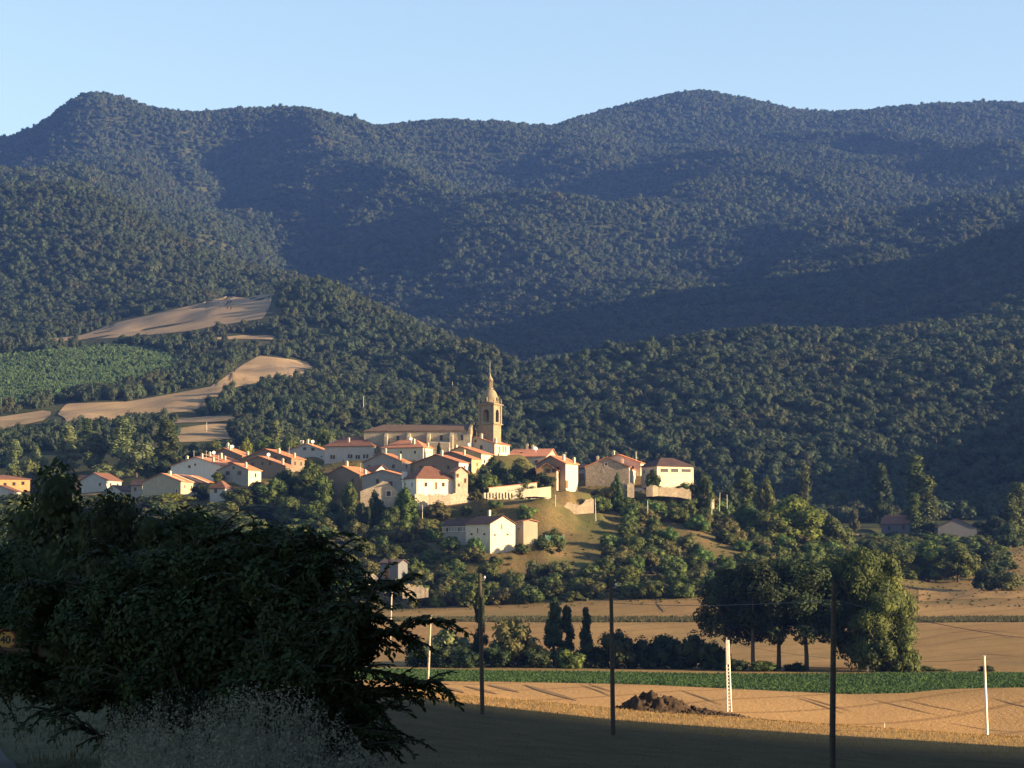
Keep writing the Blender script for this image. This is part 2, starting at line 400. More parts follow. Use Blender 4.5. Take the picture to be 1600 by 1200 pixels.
M['tile_orange'] = tiles('orange_tile', (0.407, 0.140, 0.059), (0.469, 0.187, 0.086), (0.430, 0.227, 0.133))
M['tile_brown'] = tiles('brown_tile', (0.136, 0.061, 0.041), (0.177, 0.082, 0.054), (0.204, 0.116, 0.082))
M['tile_dark'] = tiles('dark_tile', (0.058, 0.037, 0.034), (0.082, 0.051, 0.044), (0.095, 0.068, 0.058))
M['tile_church'] = tiles('church_tile', (.125, .080, .055), (.170, .108, .072), (.21, .15, .11))
M['pane'] = plain('window_glass', (.03, .03, .035), .25)
M['wood'] = plain('brown_wood', (.16, .09, .05), .8)
M['trim'] = plain('pale_trim', (.62, .50, .34), .85, var=.1)
M['metal'] = plain('grey_metal', (.45, .45, .46), .45, .3)
M['dish'] = plain('white_dish', (.78, .76, .72), .5, var=.05)
M['pole_wood'] = plain('weathered_pole_wood', (.055, .045, .038), .9, var=.35, scale=6)
M['concrete'] = plain('concrete', (.62, .57, .49), .9, var=.12)
M['old_concrete'] = plain('weathered_concrete', (.30, .26, .20), .9, var=.25)
M['wire'] = plain('wire', (.05, .05, .055), .5)
M['bronze'] = plain('bell_bronze', (.12, .09, .05), .4, .6)
M['tarp'] = plain('green_net', (.07, .16, .11), .8)
M['asphalt'] = plain('asphalt', (.05, .05, .053), .9, var=.25, scale=8)
M['soil'] = plain('dug_soil', (.036, .024, .015), 1.0, var=.45, scale=2.5)
M['shed'] = plaster('grey_sheeting', (.115, .12, .13), .1)
M['sign_yellow'] = plain('sign_yellow', (.34, .19, .05), .5, var=.05)
M['sign_red'] = plain('sign_red', (.13, .025, .02), .5, var=.05)
M['black'] = plain('black_paint', (.02, .02, .02), .5)
# ------------------------------------------------------------------ building sites first: they level the land under them
HOUSES = []
def house(cx, yb, ye, pxl, pxr, Y, psi, ridge, rise, wall, roof, label, **k):
    """cx,yb,ye: nearest corner's column, ground row and eave row; pxl/pxr: where its two visible walls end"""
    ps = R_(psi); c = at(cx, yb, Y); ztop = at(cx, ye, Y).z
    ul = float(uw(pxl, ye)[0]); ur = float(uw(pxr, ye)[0])
    Lw = k.pop('L', None) or (c.x - ul * Y) / (math.cos(ps) + ul * math.sin(ps))
    den = math.sin(ps) - ur * math.cos(ps)
    Dw = k.pop('D', None) or (ur * Y - c.x) / (den if abs(den) > .05 else .05)
    Lw = max(3.0, min(Lw, 45)); Dw = max(3.0, min(Dw, 40))
    HOUSES.append(dict(c=c, h=ztop - c.z, L=Lw, D=Dw, psi=ps, ridge=ridge, rise=rise, wall=wall, roof=roof, label=label, Y=Y, **k))
    if k.get('pad', True):
        ca, sa = math.cos(ps), math.sin(ps)
        for fx in (0, .5, 1):
            for fy in (0, .5, 1):
                PADS.append((c.x - ca * Lw * fx + sa * Dw * fy, c.y + sa * Lw * fx + ca * Dw * fy, c.z - .15, 5.0))

W = dict
# --- far left, lower village
house(-30, 774, 748, -62, 47, 880, 72, 'h', 2.0, 'orange', 'tile_brown', 'orange two storey house with small windows beside the dark tree at the frame edge', win=[('R', 8, 757, .9, 1.1), ('R', 22, 756, .9, 1.1), ('R', 36, 755, .9, 1.1)], name='village_house')
house(22, 792, 768, -24, 33, 850, 25, 'r', 2.3, 'greywhite', 'tile_brown', 'low white house in front of the orange two storey house', win=[('F', 4, 778, .8, 1.6)])
house(166, 776, 750, 126, 190, 870, 25, 'r', 2.8, 'greywhite', 'tile_brown', 'shaded white gabled house standing alone between dark tree and grey terrace', win=[('F', 156, 757, .7, .9)])
house(132, 768, 749, 118, 146, 900, 40, 'r', 1.6, 'orange', 'tile', 'small ochre house peeking out behind the tall dark tree')
house(188, 782, 766, 166, 203, 835, 25, 'r', 1.8, 'greywhite', 'tile_dark', 'low shaded pale house between the lone white house and the grey shed', win=[('F', 176, 773, .7, .8)])
house(222, 790, 757, 205, 229, 800, 15, 'l', 1.6, 'grey', 'tile_dark', 'grey shed against the end of the terrace row')
# --- terrace row and the left half of the hill top
house(282, 792, 752, 223, 312, 770, 22, 'r', 2.7, 'beige', 'tile_orange', 'terrace end house with windowless grey gable and striped orange roof', strips=True, D=24, win=[('F', 276, 768, .5, 1.6)], chim=[(.25, .3), (.6, .12)])
house(344, 742, 727, 267, 366, 800, 22, 'r', 3.1, 'white', 'tile', 'stepped white terrace with thin aerials on its roof', win=[('F', 296, 729, 1.0, 1.0), ('F', 305, 726, .7, .8)], ant=3, chim=[(.3, .1), (.6, .1), (.8, .2)])
house(347, 742, 721, 287, 380, 818, 24, 'r', 2.7, 'brown', 'tile', 'brown house with broad tiled roof and several pale chimneys', chim=[(.62, .1), (.75, .4), (.9, .3)], dish=1)
house(378, 730, 712, 322, 397, 838, 25, 'r', 2.9, 'brown', 'tile_orange', 'tiled house at the back beside the bright yellow green tree', chim=[(.5, .3), (.62, .12), (.95, .6)], dish=1)
house(455, 744, 716, 374, 476, 792, 25, 'r', 3.4, 'brown', 'tile_orange', 'brown gabled house with red roof and sunlit cream end wall, two aerials', win=[('F', 420, 713, 1.2, 1.0), ('F', 430, 716, 1.1, 1.0), ('F', 446, 721, .7, 1.6)], chim=[(.72, .15), (.93, .5)], ant=1)
house(446, 746, 728, 362, 459, 770, 25, 'r', 3.5, 'brown', 'tile', 'long shaded gable with small windows in front of the red roofed brown house', win=[('F', 395, 725, .9, .9), ('F', 410, 724, .6, 1.0), ('F', 422, 724, .7, 1.1)], chim=[(.93, .1)], dish=1)
house(388, 752, 734, 340, 408, 750, 25, 'r', 2.3, 'grey', 'tile_orange', 'small house with red roof and bright yellow end wall above the big trees', wall2='cream', win=[('F', 356, 739, 1.3, 1.1), ('F', 374, 739, 1.2, 1.1), ('F', 365, 731, .6, .8)], chim=[(.85, .15)])
house(351, 802, 763, 328, 366, 735, 22, 'h', 2.6, 'greywhite', 'tile_brown', 'tall pale shaded house half hidden by trees below the terrace', win=[('F', 337, 766, .9, 1.5), ('F', 337, 789, .8, 1.5)])
house(507, 724, 704, 448, 517, 832, 22, 'r', 2.7, 'greywhite', 'tile_orange', 'pale gabled house left of the long grey mansion', win=[('F', 476, 701, 1.0, .9), ('F', 489, 702, 1.1, .9)], chim=[(.4, .1), (.5, .3)], dish=2)
house(583, 735, 697, 507, 604, 800, 14, 'h', 3.9, 'greywhite', 'tile_brown', 'long grey mansion with hipped roof and a row of paired windows', wall2='cream', win=[('F', 518, 714, .5, 1.1), ('F', 522, 714, .5, 1.1), ('F', 545, 713, .5, 1.1), ('F', 549, 713, .5, 1.1), ('F', 557, 714, .5, 1.1), ('F', 561, 714, .5, 1.1), ('F', 569, 713, .5, 1.1), ('F', 574, 713, .5, 1.1), ('F', 565, 724, .6, 1.1), ('F', 574, 724, .6, 1.1)], chim=[(.45, .2), (.05, .3), (.1, .5)], D=13)
house(661, 718, 699, 596, 679, 790, 20, 'h', 3.0, 'cream', 'tile', 'hip roofed house with pale roof ridge in front of the church nave', win=[('R', 667, 707, .6, .8), ('R', 673, 706, .6, .8)], chim=[(.97, .5), (.72, .2)], dish=1)
house(628, 742, 721, 568, 641, 765, 22, 'r', 2.9, 'grey', 'tile_orange', 'blue grey gable with a red roof slope below the long mansion', chim=[(.55, .1), (.92, .1)])
house(562, 772, 742, 508, 588, 730, 26, 'r', 2.9, 'brown', 'tile_orange', 'brown gabled house with orange roof over a yellow carport', wall2='yellow', win=[('F', 551, 752, .8, 1.5), ('R', 575, 752, 1.6, 2.0)], chim=[(.5, .25), (.96, .4)], ant=1)
house(581, 757, 741, 560, 613, 745, 62, 'l', 3.0, 'white', 'tile_brown', 'house with blazing white gable wall beside the orange carport roof')
house(629, 782, 743, 566, 640, 722, 20, 'r', 1.8, 'grey', 'tile_orange', 'dark shaded gable behind the ruined stone wall', win=[('F', 611, 756, .9, 1.4), ('F', 590, 752, .8, 1.2)])
# --- right half of the hill top
house(651, 773, 747, 628, 709, 700, 64, 'h', 4.0, 'white', 'tile_brown', 'bright white house with hipped brown roof above the rough stone wall', win=[('R', 665.5, 757, .95, 1.25), ('R', 681.5, 759, .8, 2.2), ('R', 692.5, 757, .95, 1.2), ('F', 633, 757, .8, 1.4), ('F', 644, 757, .8, 1.4)], chim=[(.12, .02)], bigchim=True, trim=True)
house(712, 768, 737, 703, 731, 704, 64, 'l', 1.5, 'stone_pale', 'tile', 'narrow pale stone annex joined to the white hip roofed house', win=[('R', 715, 743, .5, 1.0), ('R', 717, 758, .4, .8), ('R', 727, 751, .5, 1.2)])
house(717, 738, 722, 646, 733, 742, 25, 'r', 2.6, 'brown', 'tile', 'low tiled house directly behind the white hip roofed house', wall2='white', chim=[(.6, .1)])
house(737, 742, 717, 672, 752, 757, 25, 'r', 2.6, 'brown', 'tile', 'tiled house with yellow end wall, second row behind the white house', wall2='yellow', chim=[(.4, .2), (.75, .3)])
house(752, 735, 709, 688, 770, 772, 32, 'r', 2.6, 'yellow', 'tile', 'yellow house with white dish on its roof in front of the big grey gable', win=[('R', 757, 721, .6, 1.0), ('R', 764, 720, .6, 1.0), ('F', 727, 709, .9, .9)], wall2='cream', dish=1, chim=[(.3, .3)])
house(773, 724, 693, 712, 796, 800, 25, 'r', 2.5, 'greywhite', 'tile', 'big grey gable with cream side wall right under the bell tower', wall2='cream', win=[('F', 743, 689, .6, .8), ('R', 780, 703, .8, 2.0), ('R', 786, 702, .7, 2.0), ('R', 790, 702, .6, 2.0), ('F', 752, 699, .8, 1.2)], chim=[(.62, .1), (.98, .1)], ant=1)
house(853, 735, 713, 793, 873, 805, 10, 'l', 3.3, 'grey', 'tile', 'long low house with red roof slope facing the field, behind garden trees', win=[('F', 822, 722, .9, 1.2), ('F', 838, 722, .9, 1.2)], chim=[(.5, .45), (.35, .45)], dish=1)
house(884, 768, 724, 838, 903, 722, 35, 'r', 2.5, 'brown', 'tile_orange', 'tall house with glowing pale yellow side wall and red roof', wall2='cream', win=[('R', 885.5, 757, .9, 2.2)], chim=[(.8, .3), (.97, .75)], ant=1)
house(870, 766, 734, 838, 884, 716, 5, 'r', 2.0, 'ochre', 'tile', 'ochre brick house with two dark upper windows and a lit corner', wall2='white', win=[('F', 855.5, 736, 1.5, 1.2), ('F', 865.5, 735.5, 1.0, 1.0), ('F', 854, 757, .6, .9)])
house(983, 759, 729, 915, 1001, 746, 8, 'r', 3.1, 'stone', 'tile_orange', 'stone barn with grazed gable, tiny round opening and cream side wall', wall2='cream', win=[('F', 947, 725.5, .8, .8), ('F', 942, 736, .4, .5), ('F', 942, 753, .4, .4)], chim=[(.25, .1), (.75, .35)])
house(1001, 738, 723, 930, 1006, 770, 20, 'r', 2.9, 'cream', 'tile_orange', 'higher tiled house right behind the stone barn', chim=[(.4, .1)], ant=1)
house(914, 760, 731, 895, 919, 782, 15, 'l', 1.2, 'grey', 'tile_dark', 'shaded grey gatehouse in the gap beside the stone barn', win=[('F', 908, 748, 1.6, 3.2)])
house(1027, 768, 728, 1002, 1083, 745, 62, 'h', 3.0, 'cream', 'tile_dark', 'square house with dark pyramid roof and band of wide upper windows', win=[('R', 1038, 735, 3.0, 1.15), ('R', 1054, 735, 2.8, 1.15), ('R', 1072, 735, 3.6, 1.15)], trim=True)
# --- on the slope
house(766, 864, 818, 728, 805, 655, 47, 'l', 2.2, 'cream', 'tile_brown', 'pale yellow house with tall lit gable standing alone on the slope', wall2='cream', win=[('F', 737, 834.5, 1.0, .6), ('F', 746.5, 829, .45, 1.5), ('F', 757, 834.5, 1.0, .6), ('R', 773, 836, .9, .6), ('R', 783.5, 823, .45, 1.5), ('R', 793, 835, .9, .6)], chim=[(.45, .5)])
house(729, 846, 819, 693, 735, 664, 47, 'l', 1.5, 'grey', 'tile_dark', 'low shaded lean to with white railing left of the pale yellow house', rail=True)
house(818, 848, 815, 806, 840, 664, 70, 'l', .5, 'beige', 'tile', 'small flat topped beige annex right of the pale yellow house', win=[('F', 811, 827, .9, 1.2)])
house(594, 912, 880, 546, 622, 630, 104, 'r', .9, 'shed', 'tile_dark', 'low blue grey shed sunk among shrubs below the village', win=[('R', 604, 897, 1.4, 2.2)], L=9)
# --- farm sheds at the foot of the forest
house(1422, 840, 818, 1377, 1434, 900, 20, 'l', 3.4, 'shed', 'tile_brown', 'grey farm building with dull red roof beside the twin poplars', win=[('F', 1389, 825, .8, 1.4), ('F', 1412, 824, 1.0, 1.6)])
house(1466, 846, 824, 1447, 1526, 880, 95, 'l', 3.2, 'shed', 'tile_dark', 'grey metal sheeted barn with broad gable at the foot of the forest', L=18)
# church site
CH = at(735, 703, 800)
for fx in np.linspace(-38, 14, 9):
    for fy in (0, 8, 16): PADS.append((CH.x + fx, CH.y + fy - fx * .12, CH.z - .3, 5.5))
for px_ in range(756, 866, 5):          # ground at the foot of the garden wall and of the terrace walls
    for yy_ in (696, 701):
        q_ = at(px_, 780.5 if px_ < 840 else 780.5 - (px_ - 840) * .35, yy_); PADS.append((q_.x, q_.y, q_.z, 4.0))
for px_ in range(866, 930, 6):
    q_ = at(px_, 807.5 - (px_ - 866) * .11, 698.5 + (px_ - 866) * .09); PADS.append((q_.x, q_.y, q_.z, 3.5))
for px_ in range(650, 738, 6):
    q_ = at(px_, 800, 694 + (px_ - 650) * .08); PADS.append((q_.x, q_.y, q_.z, 3.5))

# ------------------------------------------------------------------ land
def field_polys():
    return [  # left stubble fields: lower edge, upper edge (rows of the view)
     [[(20, 538), (130, 531), (210, 526), (300, 517), (345, 508), (400, 500), (438, 493)], [(20, 536), (130, 524), (180, 505), (290, 480), (400, 453), (438, 449)]],
     [[(325, 531), (380, 530), (430, 531)], [(325, 529), (380, 524), (430, 525)]],
     [[(318, 616), (400, 599), (445, 592), (492, 583)], [(318, 612), (345, 594), (380, 570), (405, 556), (455, 562), (492, 569)]],
     [[(90, 666), (130, 664), (200, 652), (300, 643), (352, 618)], [(78, 632), (200, 628), (275, 615), (352, 600)]],
     [[(250, 662), (330, 660), (368, 656)], [(250, 658), (330, 651), (368, 650)]],
     [[(-120, 672), (0, 672), (80, 655)], [(-120, 655), (0, 652), (80, 640)]],
     [[(275, 692), (330, 690), (372, 684)], [(275, 670), (330, 663), (372, 662)]],
    ]
def strip(name, lo, hi, mat, nu=60, nv=14, lift=.35, taper=0):
    """sheet laid on the land between two edges given as [(u, Y)]"""
    lo, hi = np.array(lo), np.array(hi)
    u = np.linspace(max(lo[0, 0], hi[0, 0]), min(lo[-1, 0], hi[-1, 0]), nu)
    yl, yh = np.interp(u, lo[:, 0], lo[:, 1]), np.interp(u, hi[:, 0], hi[:, 1])
    if taper:
        e = np.linspace(0, 1, nu); k = np.minimum(1, np.minimum(e, 1 - e) / taper) ** .6; mid = (yl + yh) / 2 + .12 * (yh - yl) * np.sin(u * 900)
        yl, yh = mid + (yl - mid) * k, mid + (yh - mid) * k
    t = np.linspace(0, 1, nv)[None, :]
    Y = yl[:, None] * (1 - t) + yh[:, None] * t; X = u[:, None] * Y
    Zz = H(X, Y) + lift
    me = np_mesh(name, np.stack([X, Y, Zz], -1).reshape(-1, 3), grid_quads(nu, nv))
    o = link(name, me, mat); tag(o, kind='structure'); return o
def edge(poly, n=40):
    p = np.array(poly, float); px = np.linspace(p[0, 0], p[-1, 0], n); py = np.interp(px, p[:, 0], p[:, 1])
    x, y = hit(px, py, 400); ok = ~np.isnan(y)
    return np.stack([(x / y)[ok], y[ok]], -1)

def stubble_mat(name, a, b, green, line):
    t = NT(name); p = t.pos()
    n = t.noise(t.mapping(p, (1, .55, 1)), .035, 5, .6, .6)
    c = t.mix(t.step(n, .32, .68), a, b)
    g = t.noise(t.mapping(p, (1, .8, 1)), .018, 4, .55)
    c = t.mix(t.math('MULTIPLY', t.step(g, .52, .72), .55), c, green)
    wv = t.n('ShaderNodeTexWave', wave_type='BANDS', bands_direction='X'); t.l(t.mapping(p, (1, 1, 1), (0, 0, R_(38))), wv.inputs['Vector'])
    wv.inputs['Scale'].default_value = .022; wv.inputs['Distortion'].default_value = 2.2; wv.inputs['Detail'].default_value = 1.0; wv.inputs['Detail Scale'].default_value = .15
    c = t.mix(t.math('MULTIPLY', t.step(wv.outputs['Fac'], .955, .995), .55), c, line)
    f = t.noise(t.mapping(p, (1, .5, 1)), 1.1, 3, .7)
    c = t.mix(t.math('MULTIPLY', t.step(f, .35, .75), .35), c, sc(a, .62))
    return t.done(c, 1.0, t.bump(t.noise(p, 1.6, 3, .7), .8, .25), spec=.05)
M['stubble'] = stubble_mat('stubble', (.220, .138, .062), (.285, .190, .086), (.140, .120, .048), (.102, .066, .032))
M['stubble_far'] = stubble_mat('far_stubble', (.240, .172, .100), (.300, .222, .138), (.180, .152, .085), (.16, .115, .065))

def land_mat():
    t = NT('land'); p = t.pos()
    def attr(n):
        a = t.n('ShaderNodeAttribute'); a.attribute_name = n; return a.outputs['Fac']
    n = t.noise(t.mapping(p, (1, .6, 1)), .035, 5, .6, .6)
    stub = t.mix(t.step(n, .32, .68), (.220, .138, .060), (.285, .190, .084))
    wv = t.n('ShaderNodeTexWave', wave_type='BANDS', bands_direction='X'); t.l(t.mapping(p, (1, 1, 1), (0, 0, R_(52))), wv.inputs['Vector'])
    wv.inputs['Scale'].default_value = .03; wv.inputs['Distortion'].default_value = 2.6; wv.inputs['Detail'].default_value = 1.0; wv.inputs['Detail Scale'].default_value = .12
    stub = t.mix(t.math('MULTIPLY', t.step(wv.outputs['Fac'], .955, .995), .5), stub, (0.102, 0.064, 0.032))
    g = t.noise(t.mapping(p, (1, .8, 1)), .02, 4, .55)
    stub = t.mix(t.math('MULTIPLY', t.step(t.noise(t.mapping(p, (1, .45, 1)), .11, 4, .65), .46, .66), .45), stub, (.165, .105, .05))
    stub = t.mix(t.math('MULTIPLY', t.step(g, .47, .68), .7), stub, (0.134, 0.115, 0.048))
    f = t.noise(t.mapping(p, (1, .5, 1)), 1.1, 3, .7)
    stub = t.mix(t.math('MULTIPLY', t.step(f, .35, .75), .35), stub, (0.141, 0.083, 0.038))
    n1 = t.noise(p, .05, 5, .6); n2 = t.noise(p, .5, 4, .65)
    slope = t.mix(t.step(n1, .42, .62), (.165, .112, .052), (.080, .085, .030))
    slope = t.mix(t.math('MULTIPLY', t.step(n2, .45, .7), .6), slope, (0.109, 0.080, 0.038))
    n5 = t.noise(p, 1.4, 4, .7); slope = t.mix(t.math('MULTIPLY', t.step(n5, .42, .66), .65), slope, (.055, .058, .022)); n6 = t.noise(p, .22, 4, .6); slope = t.mix(t.math('MULTIPLY', t.step(n6, .5, .68), .6), slope, (.070, .074, .026))
    n3 = t.noise(p, .02, 4, .6)
    fo = t.mix(t.step(n3, .35, .65), (.030, .038, .016), (.055, .058, .026))
    t_near_shade = t.mix(t.step(t.noise(p, .35, 4, .65), .35, .65), (.045, .038, .021), (.070, .055, .030))  # near field darker up to the hill's shadow edge: shade put into the colour
    ve = t.mix(t.step(t.noise(p, .9, 4, .65), .35, .65), (.060, .068, .038), (.095, .088, .056))
    stub = t.mix(attr('near'), stub, t_near_shade); c = t.mix(attr('slope'), stub, slope); c = t.mix(attr('wood'), c, fo); c = t.mix(attr('verge'), c, ve)
    c = t.mix(attr('rock'), c, (.27, .265, .25))
    return t.done(c, 1.0, t.bump(t.noise(p, 1.3, 4, .7), .7, .25), spec=.05)
M['land'] = land_mat()

def land():
    us = np.concatenate([np.linspace(-.60, -.27, 60, False), np.linspace(-.27, .27, 400, False), np.linspace(.27, .88, 80)])
    ys = np.exp(np.linspace(math.log(9), math.log(6700), 760))
    U, Y = np.meshgrid(us, ys, indexing='ij'); X = U * Y
    Zz = H(X, Y)
    me = np_mesh('terrain', np.stack([X, Y, Zz], -1).reshape(-1, 3), grid_quads(len(us), len(ys)))
    wob = 14 * fbm(X / 40, Y / 40, 71, 3)
    slope = sstep(606, 616, Y + .4 * wob) * (1 - .7 * sstep(.17, .20, U + .0006 * wob))
    wood = sstep(860, 900, Y + wob)
    verge = (Y < 110) * (Zz > -8.3)
    rk = sstep(4200, 4300, Y) * sstep(-.186, -.180, U) * (1 - sstep(-.166, -.160, U)) * sstep(.36, .48, vnoise(X / 14, Y / 50, 3))
    for nme, a in (('slope', slope), ('wood', wood), ('verge', verge), ('rock', rk), ('near', 1 - sstep(170, 200, Y + .25 * wob))):  # near: mask of the ground darkened inside the hill's shadow
        at_ = me.attributes.new(nme, 'FLOAT', 'POINT'); at_.data.foreach_set('value', np.asarray(a, np.float32).ravel())
    me.polygons.foreach_set('use_smooth', np.ones(len(me.polygons), bool))
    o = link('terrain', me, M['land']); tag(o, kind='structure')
    # the ground round the camera, out to both sides and behind it
    xs = np.linspace(-60, 140, 101); yb = np.linspace(-90, 9.0, 34)
    X, Y = np.meshgrid(xs, yb, indexing='ij'); Zb = H(X, np.maximum(Y, 9)) - .0
    me = np_mesh('ground', np.stack([X, Y, Zb], -1).reshape(-1, 3), grid_quads(len(xs), len(yb)))
    for nme, a in (('slope', 0), ('wood', 0), ('verge', 1), ('rock', 0), ('near', 0)):
        at_ = me.attributes.new(nme, 'FLOAT', 'POINT'); at_.data.foreach_set('value', np.full(X.size, a, np.float32))
    tag(link('ground', me, M['land']), kind='structure')
land()

# the hill beside the road whose evening shadow lies over the near field
def shade_hill():
    tanel = math.tan(SUN_EL); hx, hy = math.sin(SUN_AZ), math.cos(SUN_AZ)
    T0 = 13.0
    e0, e1 = (-10.5, 191.0, -9.9), (41.5, 187.0, -14.2)          # the shadow's edge on the field
    c0, c1 = [(e[0] + hx * (T0 - e[2]) / tanel, e[1] + hy * (T0 - e[2]) / tanel) for e in (e0, e1)]
    dx, dy = c1[0] - c0[0], c1[1] - c0[1]; n = math.hypot(dx, dy); dx /= n; dy /= n
    xs, ys = np.linspace(15, 620, 180), np.linspace(-420, 215, 200)
    X, Y = np.meshgrid(xs, ys, indexing='ij')
    s_ = (X - c0[0]) * dx + (Y - c0[1]) * dy
    nn = (X - c0[0]) * dy - (Y - c0[1]) * dx                     # positive towards the camera's side
    top = T0 + .17 * np.clip(nn, 0, 130) + .34 * np.clip(nn - 130, 0, 400) + .30 * np.clip(X - 150 - np.clip(-nn, 0, 1e9), 0, 300) * sstep(20, 90, nn) + .9 * fbm(X / 25, Y / 25, 5, 3)  # unseen back of the hill raised to keep sky light off the field
    far = 1 - np.clip(-nn / 26.0, 0, 1) ** .9
    xb = np.where(Y > 0, .26 * Y, 0) + 9
    left = sstep(0, 24, X - xb)
    base = -14.0
    Zz = base + (top - base) * np.clip(far, 0, 1) * left - 4 * (left <= 0)
    me = np_mesh('hill', np.stack([X, Y, Zz], -1).reshape(-1, 3), grid_quads(len(xs), len(ys)))
    for nme, a in (('slope', 1), ('wood', 0), ('verge', 0), ('rock', 0), ('near', 0)):
        at_ = me.attributes.new(nme, 'FLOAT', 'POINT'); at_.data.foreach_set('value', np.full(X.size, a, np.float32))
    me.polygons.foreach_set('use_smooth', np.ones(len(me.polygons), bool))
    tag(link('hill', me, M['land']), kind='structure')
shade_hill()

FP = field_polys()
for lo, hi in FP: strip('stubble_field', edge(lo), edge(hi), M['stubble_far'], 90, 24, .25, .06)
def uY(*pts): return [(float(uw(px, 1000)[0]), Y) for px, Y in pts]
def crop_mat():
    t = NT('crop'); p = t.pos(); n = t.noise(t.mapping(p, (1, .4, 1)), .9, 4, .65); n2 = t.noise(p, .05, 3)
    c = t.mix(t.step(n, .3, .7), (.045, .085, .03), (.085, .14, .05)); c = t.mix(t.math('MULTIPLY', t.step(n2, .45, .7), .4), c, (.11, .13, .05))
    return t.done(c, .8, t.bump(n, .8, .3))
M['crop'] = crop_mat()
CROP_LO, CROP_HI = uY((-500, 366), (420, 366), (1000, 364), (1200, 358), (1330, 353), (1420, 354), (1480, 364), (1560, 367), (1900, 367)), uY((-500, 416), (420, 416), (1400, 416), (1900, 416))
strip('crop_field', CROP_LO, CROP_HI, M['crop'], 260, 24, .10)
M['stubble_gold'] = stubble_mat('golden_stubble', (.290, .172, .072), (.365, .225, .098), (.20, .150, .058), (.15, .085, .038))
strip('stubble_field', uY((-500, 224), (1900, 224)), [(a, b - .3) for a, b in CROP_LO], M['stubble_gold'], 340, 40, .06)
# grassy bank between the two stubble fields, and the field beyond it
M['bank'] = plain('dry_bank', (.14, .115, .055), 1.0, var=.4, scale=.6)
strip('grass_bank', uY((-500, 566), (1000, 568), (1900, 566)), uY((-500, 577), (1000, 580), (1900, 577)), M['bank'], 320, 6, .12)
strip('stubble_field', uY((1436, 625), (1500, 626), (1900, 626)), uY((1436, 660), (1500, 662), (1900, 662)), M['stubble'], 60, 14, .08)
strip('stubble_field', uY((1290, 850), (1345, 850)), uY((1290, 880), (1345, 880)), M['stubble_far'], 12, 8, .4)
def road():
    ys = np.linspace(6, 62, 40); V = []
    for y in ys:
        xr = -5.1 - .26 * (y - 24)
        for k in np.linspace(0, 1, 5):
            x = xr - 6.2 * k; V.append((x, y, float(H(np.array(x), np.array(max(y, 9.)))) + .03))
    tag(link('road', np_mesh('road', np.array(V), grid_quads(40, 5)), M['asphalt']), kind='structure')
road()

# ------------------------------------------------------------------ leaf masses (unit size: 1 m tall, about 1 m across)
def leaf_cloud(n, size, blobs, seed, flat=.25, inner=.25, jit=.55):
    """n small four sided leaf sprays on and inside a set of lumps (x,y,z,r)"""
    g = np.random.default_rng(seed)
    b = np.array(blobs); pw = b[:, 3] ** 2; pw /= pw.sum()
    k = g.choice(len(b), n, p=pw)
    d = g.normal(size=(n, 3)); d /= np.linalg.norm(d, axis=1)[:, None]
    d[:, 2] = np.where(g.random(n) < flat, np.abs(d[:, 2]), d[:, 2])
    rr = np.where(g.random(n) < inner, g.random(n) ** .5 * .8, .86 + .22 * g.random(n))
    c = b[k, :3] + d * (b[k, 3] * rr)[:, None]
    nrm = d + g.normal(scale=jit, size=(n, 3)); nrm[:, 2] += .25; nrm /= np.linalg.norm(nrm, axis=1)[:, None]
    a = np.cross(nrm, g.normal(size=(n, 3))); a /= np.linalg.norm(a, axis=1)[:, None]; e = np.cross(nrm, a)
    s = size * (.6 + .8 * g.random(n))[:, None]; q = .62
    v = np.stack([c - a * s, c - e * s * q, c + a * s, c + e * s * q], 1).reshape(-1, 3)
    return v, np.arange(n * 4).reshape(-1, 4)

